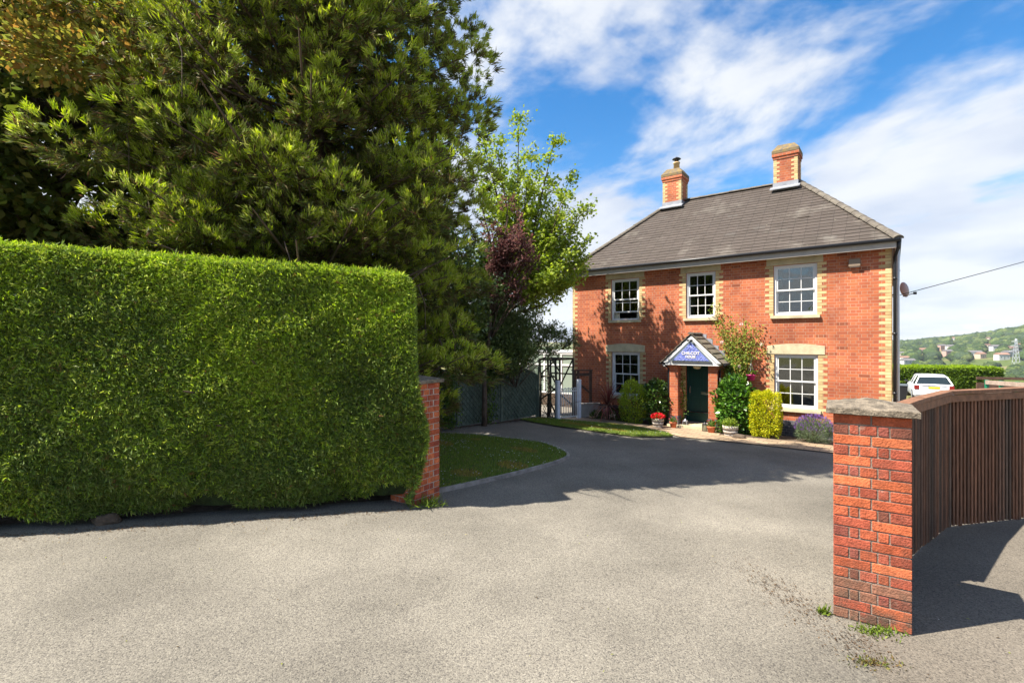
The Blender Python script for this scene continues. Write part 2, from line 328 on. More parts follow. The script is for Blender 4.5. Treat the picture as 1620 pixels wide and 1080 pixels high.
def asphalt(name, a, b, c, stone=.011, bump=.5, patch=.5):
    m, nt, out = nodes(name); N = nt.nodes.new; L = nt.links.new
    p = N('ShaderNodeBsdfPrincipled'); p.inputs['Roughness'].default_value = .9; p.inputs['Specular IOR Level'].default_value = .2; L(p.outputs[0], out.inputs[0])
    tc = N('ShaderNodeTexCoord'); O = tc.outputs['Object']
    v = N('ShaderNodeTexVoronoi'); v.inputs['Scale'].default_value = 1/stone; v.inputs['Randomness'].default_value = 1; L(O, v.inputs['Vector'])
    sp = N('ShaderNodeSeparateColor'); L(v.outputs['Color'], sp.inputs[0])
    r = N('ShaderNodeValToRGB'); L(sp.outputs[0], r.inputs[0]); e = r.color_ramp.elements
    e[0].position = 0; e[0].color = (*c, 1); e[1].position = 1; e[1].color = (*b, 1); q = e.new(.35); q.color = (*a, 1); q = e.new(.8); q.color = tuple(.6*x+.4*y for x, y in zip(a, b))+(1,)
    n = N('ShaderNodeTexNoise'); n.inputs['Scale'].default_value = .55; n.inputs['Detail'].default_value = 7; n.inputs['Roughness'].default_value = .6; L(O, n.inputs[0])
    mr = N('ShaderNodeMapRange'); mr.inputs[1].default_value = .3; mr.inputs[2].default_value = .7; mr.inputs[3].default_value = 1-patch*.35; mr.inputs[4].default_value = 1+patch*.35; L(n.outputs[0], mr.inputs[0])
    n2 = N('ShaderNodeTexNoise'); n2.inputs['Scale'].default_value = 55; n2.inputs['Detail'].default_value = 5; n2.inputs['Roughness'].default_value = .7; L(O, n2.inputs[0])
    mr2 = N('ShaderNodeMapRange'); mr2.inputs[1].default_value = .3; mr2.inputs[2].default_value = .7; mr2.inputs[3].default_value = .74; mr2.inputs[4].default_value = 1.2; L(n2.outputs[0], mr2.inputs[0])
    n5 = N('ShaderNodeTexNoise'); n5.inputs['Scale'].default_value = .16; n5.inputs['Detail'].default_value = 4; n5.inputs['Distortion'].default_value = .6; L(O, n5.inputs[0])
    mr5 = N('ShaderNodeMapRange'); mr5.inputs[1].default_value = .38; mr5.inputs[2].default_value = .62; mr5.inputs[3].default_value = .86; mr5.inputs[4].default_value = 1.12; L(n5.outputs[0], mr5.inputs[0])
    m5 = N('ShaderNodeMath'); m5.operation = 'MULTIPLY'; L(mr.outputs[0], m5.inputs[0]); L(mr5.outputs[0], m5.inputs[1])
    ml = N('ShaderNodeMath'); ml.operation = 'MULTIPLY'; L(m5.outputs[0], ml.inputs[0]); L(mr2.outputs[0], ml.inputs[1])
    h = N('ShaderNodeHueSaturation'); L(r.outputs[0], h.inputs['Color']); L(ml.outputs[0], h.inputs['Value'])
    L(h.outputs[0], p.inputs['Base Color'])
    bp = N('ShaderNodeBump'); bp.inputs['Strength'].default_value = bump; bp.inputs['Distance'].default_value = .006; bp.invert = True
    ad = N('ShaderNodeMath'); L(v.outputs['Distance'], ad.inputs[0]); mm = N('ShaderNodeMath'); mm.operation = 'MULTIPLY'; L(n2.outputs[0], mm.inputs[0]); mm.inputs[1].default_value = -1.6; L(mm.outputs[0], ad.inputs[1])
    L(ad.outputs[0], bp.inputs['Height']); L(bp.outputs[0], p.inputs['Normal'])
    return m
m_drive = asphalt('driveway_tarmac', (.19, .173, .143), (.28, .256, .208), (.098, .09, .079), .008, .45, .8)
m_pave = asphalt('pavement_tarmac', (.17, .148, .118), (.235, .205, .165), (.09, .08, .068), .008, .4)
m_path = brickmat('path_setts', (.42, .30, .19), (.34, .25, .17), (.17, .13, .09), bw=.30, rh=.22, ms=.02, mode='uv', dark=(.2, .15, .1), bump=.5)
m_kerb = mat('concrete_kerb', (.30, .27, .24), .9, var=.3, vs=6, bump=.08)
m_turf = mat('turf_base', (.09, .13, .03), 1, col2=(.14, .14, .05), vs=2.2, bump=.2, bs=60, fine=.3)
def landmat():
    m, nt, out = nodes('land'); N = nt.nodes.new; L = nt.links.new
    p = N('ShaderNodeBsdfPrincipled'); p.inputs['Roughness'].default_value = 1; p.inputs['Specular IOR Level'].default_value = .1; L(p.outputs[0], out.inputs[0])
    tc = N('ShaderNodeTexCoord'); v = N('ShaderNodeTexVoronoi'); v.inputs['Scale'].default_value = .007; L(tc.outputs['Object'], v.inputs['Vector'])
    sp = N('ShaderNodeSeparateColor'); L(v.outputs['Color'], sp.inputs[0])
    r = N('ShaderNodeValToRGB'); L(sp.outputs[0], r.inputs[0]); e = r.color_ramp.elements
    e[0].color = (.06, .085, .025, 1); e[1].color = (.15, .16, .05, 1); q = e.new(.5); q.color = (.09, .12, .03, 1); q = e.new(.85); q.color = (.22, .19, .09, 1)
    n = N('ShaderNodeTexNoise'); n.inputs['Scale'].default_value = .3; n.inputs['Detail'].default_value = 8; L(tc.outputs['Object'], n.inputs[0])
    mr = N('ShaderNodeMapRange'); mr.inputs[3].default_value = .7; mr.inputs[4].default_value = 1.3; L(n.outputs[0], mr.inputs[0])
    h = N('ShaderNodeHueSaturation'); L(r.outputs[0], h.inputs['Color']); L(mr.outputs[0], h.inputs['Value']); L(h.outputs[0], p.inputs['Base Color'])
    return m
m_land = landmat()

# ------------------------------------------------------------------ foliage tools
def unit(a): return a/np.maximum(np.linalg.norm(a, axis=-1, keepdims=True), 1e-9)
def rnd(n, s=1.0): return RNG.normal(size=(n, 3))*s
def pick(pal, n, jit=.15):
    pal = np.array([p[:3] for p in pal]); w = None
    i = RNG.integers(0, len(pal), n); c = pal[i]
    return np.clip(c*(1+RNG.normal(size=(n, 1))*jit), .003, 1)
class Leaves:
    def __init__(s): s.V = []; s.C = []
    def add(s, P, D, Ln, Wd, C, flat=None, mid=.45):
        n = len(P); D = unit(D); A = rnd(n) if flat is None else flat
        S = unit(np.cross(D, A)); Ln = np.broadcast_to(np.asarray(Ln, float).reshape(-1, 1), (n, 1)); Wd = np.broadcast_to(np.asarray(Wd, float).reshape(-1, 1), (n, 1))
        sag = unit(np.cross(S, D))*Ln*.08
        q = np.stack([P, P+D*Ln*mid+S*Wd/2+sag, P+D*Ln, P+D*Ln*mid-S*Wd/2+sag], 1)
        s.V.append(q.reshape(-1, 3)); s.C.append(np.repeat(C, 4, 0))
    def build(s, name, mat, parent=None, origin=(0, 0, 0), rz=0):
        V = np.concatenate(s.V).astype(np.float32); C = np.concatenate(s.C); o = np.array(origin)
        if parent is not None:
            o = np.array(parent.location)
            V = V-o
            a = -parent.rotation_euler[2]; ca, sa = math.cos(a), math.sin(a); V = np.stack([V[:, 0]*ca-V[:, 1]*sa, V[:, 0]*sa+V[:, 1]*ca, V[:, 2]], 1)
        else: V = V-o
        n = len(V)//4; me = bpy.data.meshes.new(name); me.vertices.add(len(V)); me.vertices.foreach_set('co', V.astype(np.float32).ravel())
        me.loops.add(n*4); me.loops.foreach_set('vertex_index', np.arange(n*4, dtype=np.int32)); me.polygons.add(n)
        me.polygons.foreach_set('loop_start', np.arange(0, n*4, 4, dtype=np.int32)); me.polygons.foreach_set('loop_total', np.full(n, 4, np.int32))
        me.materials.append(mat); me.update(calc_edges=True)
        ca = me.color_attributes.new('col', 'FLOAT_COLOR', 'POINT'); ca.data.foreach_set('color', np.concatenate([C, np.ones((len(C), 1))], 1).astype(np.float32).ravel())
        ob = bpy.data.objects.new(name, me); COL.objects.link(ob)
        if parent is not None: ob.parent = parent
        else: ob.location = origin
        return ob
def sph(n):
    return unit(rnd(n))
def limb(a, b, r0, r1, mb, wob=.12, n=5):
    a = Vector(a); b = Vector(b); pts = []; rr = []; L = (b-a).length
    for i in range(n+1):
        t = i/n; k = math.sin(math.pi*t)*wob*L*.5
        pts.append(a.lerp(b, t)+Vector((random.uniform(-1, 1)*k*.4, random.uniform(-1, 1)*k*.4, k*.3))); rr.append(r0+(r1-r0)*t)
    mb.tube(pts, rr, 7); return pts

def leafy_tree(name, base, trunkh, clumps, label, pal, leaf=(.11, .08), per=90, matl=None, trunk_r=.14, group=None, cat='tree', droop=0.0):
    """clumps: (x,y,z,r) ; trunk with limbs to the clumps, leaves on twigs through each clump's volume"""
    t = thing(name, base, label, cat, group=group); mb = MB(); top = Vector((base[0], base[1], base[2]+trunkh))
    zmax = max(c[2] for c in clumps)
    limb(base, top, trunk_r, trunk_r*.7, mb, .04)
    tops = limb(top, (sum(c[0] for c in clumps)/len(clumps), sum(c[1] for c in clumps)/len(clumps), zmax-.3), trunk_r*.7, trunk_r*.15, mb, .08, 6)
    lv = Leaves()
    for (x, y, z, r) in clumps:
        st = tops[min(6, int(6*max(0, min(.95, (z-.8-top.z)/(zmax-top.z+.01)))))]
        limb(st, (x, y, z), trunk_r*.22, .012, mb, .15, 4)
        n = int(per*r*r*4); ntw = max(6, n//14)
        dirs = sph(ntw); dirs[:, 2] = dirs[:, 2]*.8+.15; dirs = unit(dirs)
        k = RNG.integers(0, ntw, n); f = RNG.uniform(.25, 1.05, n)[:, None]
        P = np.array((x, y, z))+dirs[k]*r*f*np.array((1, 1, .85))+rnd(n, r*.07)
        D = dirs[k]*.7+rnd(n, .6); D[:, 2] -= droop
        Nn = rnd(n, .5); Nn[:, 2] += 1.0
        tone = RNG.uniform(.8, 1.2)
        lv.add(P, D, leaf[0]*RNG.uniform(.6, 1.2, n), leaf[1]*RNG.uniform(.7, 1.1, n), pick(pal, n)*tone, flat=Nn)
    build('trunk', mb, m_bark, t, world=True); lv.build('crown', matl or m_leaf, t)
    return t

# ------------------------------------------------------------------ the land
def land():
    V = []; F = []; na = 240; rs = [0]+[1.5*1.085**i for i in range(91)]
    for r in rs:
        for i in range(na):
            a = 2*math.pi*i/na; x = r*math.sin(a); y = r*math.cos(a); V.append((x, y, gz(x, y)-.03))
    for j in range(len(rs)-1):
        for i in range(na):
            k = (i+1) % na
            if j == 0: F.append((0, (j+1)*na+k, (j+1)*na+i)) if True else None
            else: F.append((j*na+i, j*na+k, (j+1)*na+k, (j+1)*na+i))
    me = bpy.data.meshes.new('ground'); me.from_pydata(V, [], [f[::-1] for f in F]); me.materials.append(m_land)
    me.polygons.foreach_set('use_smooth', [True]*len(F)); me.update()
    o = bpy.data.objects.new('ground', me); COL.objects.link(o); tag(o, kind='structure')
land()
U = Vector((.789, -.614, 0)); NF = Vector((-.614, -.789, 0))
def P_us(u, s, dz=0):
    """point on the ground from distance u along the house front and s out from it"""
    x = 2.10+U.x*u+NF.x*s; y = 16.97+U.y*u+NF.y*s
    return (x, y, -.0447*max(0, min(10.5-s, 35.5))+dz)
def sheet(name, us, m, dz, kind='structure', uvs=1.0, th=0):
    mb = MB(); pts = [P_us(u, s, dz) for u, s in us]
    mb.poly(pts, [(u*uvs, s*uvs) for u, s in us])
    o = build(name, mb, m)
    import bmesh
    bm = bmesh.new(); bm.from_mesh(o.data); bmesh.ops.triangulate(bm, faces=bm.faces[:]); bm.normal_update()
    for f in bm.faces:
        if f.normal.z < 0: f.normal_flip()
    bm.to_mesh(o.data); bm.free(); tag(o, kind=kind); return o
def grid_us(name, u0, u1, s_list, m, dz):
    mb = MB()
    for a, b in zip(s_list, s_list[1:]):
        n = 14
        for i in range(n):
            ua = u0+(u1-u0)*i/n; ub = u0+(u1-u0)*(i+1)/n
            mb.poly([P_us(ua, b, dz), P_us(ub, b, dz), P_us(ub, a, dz), P_us(ua, a, dz)])
    o = build(name, mb, m); tag(o, kind='structure'); return o
grid_us('driveway', -9, 24, [-25, -12, 0, 1.2, 6, 10.5, 20, 34], m_drive, 0)
def xy(x, y, dz=0): return (x, y, gz(x, y)+dz)
# pavement outside the gate pier
pv = MB()
pp = [(2.50, 3.62), (2.16, 2.86), (1.7, 1.6), (1.2, 0.1), (9, -2), (16, 4), (12, 8), (6.6, 6.25), (5.15, 5.80), (3.1, 4.1)]
def draped(name, pts2, m, dz, kind='structure', cell=.8):
    import bmesh
    bm = bmesh.new(); vs = [bm.verts.new((x, y, 0)) for x, y in pts2]; bm.faces.new(vs)
    xs = [p[0] for p in pts2]; ys = [p[1] for p in pts2]
    # split along the crease s = 10.5 so the sheet follows the ground
    bmesh.ops.bisect_plane(bm, geom=bm.verts[:]+bm.edges[:]+bm.faces[:], plane_co=(2.10+NF.x*10.5, 16.97+NF.y*10.5, 0), plane_no=NF)
    bmesh.ops.triangulate(bm, faces=bm.faces[:])
    for v in bm.verts: v.co.z = gz(v.co.x, v.co.y)+dz
    bm.normal_update()
    for f in bm.faces:
        if f.normal.z < 0: f.normal_flip()
    me = bpy.data.meshes.new(name); bm.to_mesh(me); bm.free(); me.materials.append(m)
    o = bpy.data.objects.new(name, me); COL.objects.link(o)
    if kind: tag(o, kind=kind)
    return o
draped('pavement', pp, m_pave, .005)
# lawn with kerb
def smooth_path(pts, n=6):
    out = []
    for i in range(len(pts)-1):
        p0 = pts[max(i-1, 0)]; p1 = pts[i]; p2 = pts[i+1]; p3 = pts[min(i+2, len(pts)-1)]
        for k in range(n):
            t = k/n
            out.append(tuple(.5*((2*b)+(-a+c)*t+(2*a-5*b+4*c-d)*t*t+(-a+3*b-3*c+d)*t**3) for a, b, c, d in zip(p0, p1, p2, p3)))
    out.append(pts[-1]); return out
edge = smooth_path([(-1.3, 6.45), (-.97, 6.68), (-.10, 7.6), (.42, 8.23), (.79, 8.72), (1.04, 9.20), (1.07, 9.6), (.97, 10.0), (.69, 10.6), (.25, 11.0), (-.14, 11.16), (-.74, 11.48), (-1.65, 11.64), (-2.4, 11.5), (-3.1, 11.0)])
lawn_pts = edge+[(-4.5, 9.6), (-5.2, 8.0), (-3.6, 7.2), (-2, 6.8)]
draped('lawn', lawn_pts, m_turf, .03)
kb = MB()
for a, b in zip(edge, edge[1:]):
    A = Vector(xy(*a, .02)); B = Vector(xy(*b, .02)); d = (B-A).normalized()
    kb.bar(A-d*.004, B+d*.0, .055, .07)
tag(build('lawn_kerb', kb, m_kerb), 'thin concrete kerb curving round the small daisy lawn', 'kerb')
sheet('soil_bed', [(.75, .03), (8.6, .03), (8.6, 1.1), (6.8, 1.1), (5.3, 1.55), (4.0, 1.05), (3.1, 1.1), (1.6, .8), (.95, .9)], m_soil, .014)
sheet('path', [(.55, 1.9), (.75, 1.0), (1.6, .72), (2.6, .85), (3.4, .85), (3.7, 0.3), (5.05, .3), (5.2, 1.4), (6.8, 1.02), (8.9, 1.0), (9.6, 1.2), (9.6, 2.1), (7.8, 2.15), (5.5, 2.34), (4.6, 2.5), (4.2, 2.2), (3.2, 1.7), (2.2, 1.65), (1.2, 1.9)], m_path, .022)
strip = [(.1, 2.1), (1.2, 1.88), (2.2, 1.63), (3.2, 1.68), (4.2, 2.18), (4.45, 2.62), (4.2, 2.95), (3.73, 3.4), (3.0, 3.36), (2.2, 3.3), (1.4, 3.27), (.6, 3.1), (-.1, 2.9)]
sheet('grass_strip', strip, m_turf, .03)
# planting bed under the trees and hedge
draped('tree_bed', [(-3.2, 11.05), (-2.2, 11.7), (-1.0, 13.2), (.2, 14.55), (.55, 15.1), (.9, 15.3), (.2, 16.6), (-6, 16), (-14, 10), (-14, 5.6), (-9, 4.75), (-5.6, 5.42), (-1.4, 6.28), (-2.0, 6.9), (-3.6, 7.3), (-5.1, 8.1), (-4.4, 9.7)], m_soil, .012)

# ------------------------------------------------------------------ grass and daisies
def inpoly(P, poly):
    x = P[:, 0]; y = P[:, 1]; c = np.zeros(len(P), bool); n = len(poly)
    for i in range(n):
        x1, y1 = poly[i]; x2, y2 = poly[i-1]
        with np.errstate(divide='ignore', invalid='ignore'):
            c ^= ((y1 > y) != (y2 > y)) & (x < (x2-x1)*(y-y1)/(y2-y1)+x1)
    return c
def gzv(X, Y): return np.array([gz(a, b) for a, b in zip(X, Y)])
def pnoise(X, Y, f, s=0):
    return (np.sin(X*f+1.3*np.sin(Y*f*.8+s)+s)*np.cos(Y*f*1.1+1.1*np.sin(X*f*.7-s))+.5*np.sin(X*f*2.3+Y*f*1.9+s*2))/1.5
def grass(name, poly, n, label, h=.045):
    a = np.array(poly); P = RNG.uniform(a.min(0), a.max(0), (n, 2)); P = P[inpoly(P, poly)]
    Z = gzv(P[:, 0], P[:, 1])+.03; B = np.stack([P[:, 0], P[:, 1], Z], 1); m = len(B)
    D = rnd(m, .45); D[:, 2] = 1
    bare = pnoise(P[:, 0], P[:, 1], 2.1, 3) > .62
    C = pick([(.16, .26, .04), (.20, .31, .05), (.26, .34, .06), (.28, .30, .09)], m, .2)
    C[bare] = C[bare]*np.array((1.6, 1.0, 1.2))
    lv = Leaves(); lv.add(B, D, h*RNG.uniform(.5, 1.3, m), .009, C, mid=.3)
    lv.build(name, m_leaf); ob = bpy.data.objects[name]; tag(ob, label, 'grass', kind='stuff')
grass('lawn_grass', lawn_pts, 95000, 'short green lawn grass inside the curved kerb')
sp = [P_us(u, s)[:2] for u, s in strip]
grass('verge_grass', sp, 42000, 'short green grass strip between the path and the tarmac')
def daisies():
    lv = Leaves()
    for poly, n in ((lawn_pts, 900), (sp, 90)):
        a = np.array(poly); P = RNG.uniform(a.min(0), a.max(0), (n, 2)); P = P[inpoly(P, poly)]; P = P[pnoise(P[:, 0], P[:, 1], 1.5, 1) > -.45]
        B = np.stack([P[:, 0], P[:, 1], gzv(P[:, 0], P[:, 1])+.075], 1); m = len(B)
        for k in range(2):
            ang = k*1.57; D = np.tile((math.cos(ang), math.sin(ang), .1), (m, 1))
            lv.add(B-D*.013, D, .026, .022, np.full((m, 3), .8), flat=np.tile((0, .0, 1.), (m, 1)), mid=.5)
    o = lv.build('daisies', m_petal); tag(o, 'tiny white daisies dotted over the mown grass', 'flowers', kind='stuff')
daisies()

# ------------------------------------------------------------------ clipped conifer hedge
HP = np.array((-5.4, 5.15)); HD = np.array((.980, .198)); HN = np.array((.198, -.980))
def hedge_top(a): return 3.10-.052*np.clip(a, -3, 5)
def hedge_front(a, z):
    t = np.clip(z/3.0, 0, 1)
    off = .05*pnoise(a, z, 2.3, 2)+.035*pnoise(a, z, 6, 5)+.05*np.sin(t*math.pi)+.02
    low = np.clip(1-z/.45, 0, 1); off = off-low*.20*(1+.6*pnoise(a, z*0, 3.1, 4))
    up = np.clip((z-(hedge_top(a)-.14))/.14, 0, 1); off = off-.10*up**2
    return off
def hedge_end(z):   # x-extent of the end near the pier
    t = np.clip(z/3.0, 0, 1)
    return 4.28+.16*np.exp(-((z-.85)/.55)**2)-.22*np.clip((z-2.6)/.3, 0, 1)**2-.10*np.clip(1-z/.3, 0, 1)
def clipped_hedge():
    t = thing('hedge', (-3.0, 6.1, 0), 'tall clipped green conifer hedge beside the road on the left', 'hedge')
    TH = 1.15; mb = MB(); na = 90; nz = 16; A0 = -8.0
    def W(a, z, d):   # d = outward distance
        return (HP[0]+HD[0]*a+HN[0]*d, HP[1]+HD[1]*a+HN[1]*d, z)
    idx = {}
    for i in range(na+1):
        for j in range(nz+1):
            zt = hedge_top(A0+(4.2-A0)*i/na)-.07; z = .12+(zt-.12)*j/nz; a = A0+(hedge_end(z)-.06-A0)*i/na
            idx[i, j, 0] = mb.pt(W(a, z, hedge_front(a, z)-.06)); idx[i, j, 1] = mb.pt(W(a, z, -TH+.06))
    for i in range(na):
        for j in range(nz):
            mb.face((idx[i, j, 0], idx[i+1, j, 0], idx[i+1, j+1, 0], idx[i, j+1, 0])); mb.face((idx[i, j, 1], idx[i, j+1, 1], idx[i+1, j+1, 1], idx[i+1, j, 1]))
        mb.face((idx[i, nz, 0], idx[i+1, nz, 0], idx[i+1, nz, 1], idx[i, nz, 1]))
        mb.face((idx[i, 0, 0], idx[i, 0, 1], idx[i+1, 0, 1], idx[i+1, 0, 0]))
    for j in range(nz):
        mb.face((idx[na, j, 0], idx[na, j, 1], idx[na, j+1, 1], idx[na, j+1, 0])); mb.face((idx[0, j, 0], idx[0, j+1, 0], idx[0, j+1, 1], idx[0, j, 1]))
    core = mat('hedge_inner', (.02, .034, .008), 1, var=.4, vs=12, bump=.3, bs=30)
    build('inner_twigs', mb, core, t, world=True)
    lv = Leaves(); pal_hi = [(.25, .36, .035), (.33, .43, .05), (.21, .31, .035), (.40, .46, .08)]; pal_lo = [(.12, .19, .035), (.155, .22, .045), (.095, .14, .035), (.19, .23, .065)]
    def emit(P, Nn, n, tone, flowx):
        # each spray: three to four flattened blades fanning from one point
        m = len(P); base = Nn*.62+rnd(m, .38); base = base+np.outer(flowx, np.array((HD[0]*.9, HD[1]*.9, -.38)))*.75; base[:, 2] += .12+.25*RNG.normal(size=m)
        base = unit(base)
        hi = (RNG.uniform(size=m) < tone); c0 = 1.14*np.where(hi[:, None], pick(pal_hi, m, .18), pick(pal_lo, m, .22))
        dead = RNG.uniform(size=m) < .012; c0[dead] = (.22, .12, .05)
        for k in range(4):
            D = unit(base+rnd(m, .26)); Lk = RNG.uniform(.03, .085, m)*(.75 if Nn[0, 2] > .5 else 1); 
            lv.add(P+rnd(m, .008)-Nn*.015, D, Lk, Lk*.15, c0*RNG.uniform(.8, 1.2, (m, 1)), mid=.5)
    # front
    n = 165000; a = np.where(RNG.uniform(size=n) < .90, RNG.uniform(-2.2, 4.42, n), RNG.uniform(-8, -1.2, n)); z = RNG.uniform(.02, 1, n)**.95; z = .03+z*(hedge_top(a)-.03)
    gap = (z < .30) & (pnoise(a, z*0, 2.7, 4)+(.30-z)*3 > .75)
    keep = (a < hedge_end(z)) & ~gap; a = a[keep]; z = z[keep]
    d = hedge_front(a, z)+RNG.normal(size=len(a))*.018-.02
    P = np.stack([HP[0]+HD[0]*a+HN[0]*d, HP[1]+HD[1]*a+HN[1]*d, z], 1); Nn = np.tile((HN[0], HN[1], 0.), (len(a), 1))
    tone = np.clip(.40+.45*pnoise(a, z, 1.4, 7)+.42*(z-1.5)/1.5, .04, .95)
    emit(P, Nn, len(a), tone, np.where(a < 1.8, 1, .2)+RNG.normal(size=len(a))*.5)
    # top
    n = 22000; a = RNG.uniform(-2, 4.25, n); d = RNG.uniform(-TH, .0, n); z = hedge_top(a)-.05+.02*pnoise(a, d, 5)
    keep = a < hedge_end(z); a = a[keep]; d = d[keep]; z = z[keep]
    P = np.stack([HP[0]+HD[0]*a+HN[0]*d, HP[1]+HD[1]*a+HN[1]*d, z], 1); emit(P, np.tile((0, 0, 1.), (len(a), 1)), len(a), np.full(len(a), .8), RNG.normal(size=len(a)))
    # end by the pier
    n = 20000; z = RNG.uniform(.05, 2.85, n); d = RNG.uniform(-TH, .02, n); a = hedge_end(z)+.02*pnoise(d, z, 5)-.02
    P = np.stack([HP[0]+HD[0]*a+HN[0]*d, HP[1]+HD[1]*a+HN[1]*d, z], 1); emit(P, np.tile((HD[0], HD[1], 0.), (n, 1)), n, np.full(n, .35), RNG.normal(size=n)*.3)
    lv.build('foliage', m_needle, t)
clipped_hedge()

# ------------------------------------------------------------------ big conifer over the hedge
def conifer():
    cx, cy = -3.3, 7.95; H = 13.8
    t = thing('conifer_tree', (cx, cy, .0), 'huge dark conifer with tufted bright tips towering behind the hedge', 'tree')
    mb = MB(); mb.tube([(cx, cy, 0), (cx+.05, cy, 3), (cx, cy+.05, 8), (cx, cy, H-.4)], [.34, .27, .17, .03], 12)
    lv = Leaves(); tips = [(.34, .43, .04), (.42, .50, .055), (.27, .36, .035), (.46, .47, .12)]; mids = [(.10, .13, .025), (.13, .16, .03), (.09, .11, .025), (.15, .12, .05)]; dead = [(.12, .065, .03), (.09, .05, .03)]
    z = 1.1; ga = 0
    def rad(z):
        if z < 6: return 2.62
        return 2.62*(1-(z-6)/(H-6))**.62+.1
    while z < H-.25:
        nb = 8 if z < 9 else 7
        for k in range(nb):
            ga += 2.399+random.uniform(-.3, .3); r = rad(z)*random.choice((1.08, 1.02, .94, .84, .70)); zz = z+random.uniform(-.15, .15)
            dx, dy = math.cos(ga), math.sin(ga); rise = random.uniform(.0, .35)*r*.5
            pts = [(cx, cy, zz-.2), (cx+dx*r*.5, cy+dy*r*.5, zz-.2+rise*.15), (cx+dx*r*.95, cy+dy*r*.95, zz+rise)]
            mb.tube(pts, [.035, .022, .008], 5, cap=False)
            for f, cr in ((.98, .38), (.78, .40), (.56, .38), (.30, .42)):
                if f < .6 and random.random() < .4: continue
                cr *= random.uniform(.75, 1.3)*(1 if z < 9.5 else .75)
                c = np.array((cx+dx*r*f+random.uniform(-.25, .25), cy+dy*r*f+random.uniform(-.25, .25), zz-.1+rise*f+random.uniform(-.15, .15)))
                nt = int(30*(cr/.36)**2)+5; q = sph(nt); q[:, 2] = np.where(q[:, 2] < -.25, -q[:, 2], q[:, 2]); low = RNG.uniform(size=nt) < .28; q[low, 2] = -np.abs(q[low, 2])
                out = unit(np.array((dx*.45, dy*.45, .55))+q*.85)
                P = c+q*cr*np.array((1.05, 1.05, .75))*RNG.uniform(.75, 1.0, (nt, 1))
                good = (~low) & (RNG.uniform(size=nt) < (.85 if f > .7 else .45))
                tone = RNG.uniform(.75, 1.25)
                for b in range(26):
                    D = unit(out+rnd(nt, .40)); L_ = RNG.uniform(.05, .14, nt)*np.where(low, 1.3, 1)
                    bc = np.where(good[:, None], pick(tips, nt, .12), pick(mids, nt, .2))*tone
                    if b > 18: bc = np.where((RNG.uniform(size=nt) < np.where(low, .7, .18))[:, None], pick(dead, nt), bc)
                    Q = P-D*L_[:, None]*.2+rnd(nt, .022); dd = (Q[:, 0]-HP[0])*HN[0]+(Q[:, 1]-HP[1])*HN[1]; ok = (dd < -1.15) | ((dd < -.35) & (Q[:, 2] > 3.25))
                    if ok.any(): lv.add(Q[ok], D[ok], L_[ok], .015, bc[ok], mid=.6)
        z += .25 if z < 9 else .32
    # a few hanging bare twigs
    for k in range(26):
        a = random.uniform(0, 6.28); r = rad(4)*random.uniform(.6, .95); zz = random.uniform(1.8, 6)
        x, y = cx+math.cos(a)*r, cy+math.sin(a)*r
        mb.tube([(x, y, zz), (x+.1, y-.05, zz-.25), (x+.12, y-.08, zz-.5-random.random()*.3)], [.008, .006, .003], 4, cap=False)
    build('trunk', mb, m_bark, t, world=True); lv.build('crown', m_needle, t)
conifer()

def fill_clumps(cx, cy, cz, rx, ry, rz, n, r0, r1, seed=1, shell=.5):
    rr = random.Random(seed); out = []
    while len(out) < n:
        p = [rr.gauss(0, 1) for _ in range(3)]; l = math.sqrt(sum(a*a for a in p)); f = rr.uniform(shell, 1)
        q = [a/l*f for a in p]
        out.append((cx+q[0]*rx, cy+q[1]*ry, cz+q[2]*rz, rr.uniform(r0, r1)))
    return out
PG = [(.08, .14, .02), (.10, .18, .025), (.13, .21, .03), (.06, .11, .02)]
# broadleaf with yellowing leaves, far left
t = leafy_tree('maple_tree', (-8.2, 8.8, 0), 2.2, fill_clumps(-8.0, 8.7, 5.6, 3.3, 2.4, 4.2, 110, .55, .95, 3), 'broad maple with dark leaves turning orange at the far left', [(.13, .17, .03), (.17, .19, .04), (.10, .14, .03), (.20, .19, .05)], (.17, .13), 300, trunk_r=.2)
lv = Leaves()
for c in [(-6.3, 6.2, 5.9), (-5.7, 6.2, 5.6), (-5.1, 6.3, 5.7), (-5.6, 6.3, 6.4), (-6.1, 6.0, 6.6)]:
    n = 800; q = sph(n); P = np.array(c)+q*np.array((.72, .55, .36))*RNG.uniform(.3, 1, (n, 1)); D = q+rnd(n, .5); Nn = rnd(n, .4); Nn[:, 2] += 1
    lv.add(P, D, RNG.uniform(.06, .11, n), RNG.uniform(.04, .08, n), pick([(.30, .24, .06), (.26, .25, .05), (.20, .22, .05), (.34, .20, .06)], n), flat=Nn)
lv.build('orange_foliage', m_leaf, t)['label'] = 'orange and yellow leaf sprays'

# dark understorey behind hedge and fence
leafy_tree('holly_tree', (-2.0, 11.2, gz(-2, 11.2)), 1.0, fill_clumps(-2.3, 11.0, 2.9, 1.7, 1.3, 2.0, 42, .45, .75, 5), 'dark evergreen shrub tree behind the gate pier', [(.08, .12, .03), (.11, .16, .035), (.15, .21, .04)], (.11, .06), 420, m_gloss, .09)
leafy_tree('elder_tree', (-3.8, 13.6, gz(-3.8, 13.6)), 1.2, fill_clumps(-4.2, 13.2, 4.2, 3.4, 1.6, 3.6, 60, .6, .95, 6), 'dark leafy tree standing behind the big conifer', PG, (.16, .11), 240, None, .14)
# purple tree
leafy_tree('purple_leaved_tree', (-.75, 13.3, gz(-.75, 13.3)), 1.6, fill_clumps(-.20, 12.6, 4.1, 1.0, .6, 1.5, 46, .2, .38, 8, .1), 'purple leaved plum tree between conifer and green maple', [(.13, .055, .055), (.17, .075, .07), (.09, .05, .05), (.20, .11, .09)], (.09, .045), 420, None, .08)
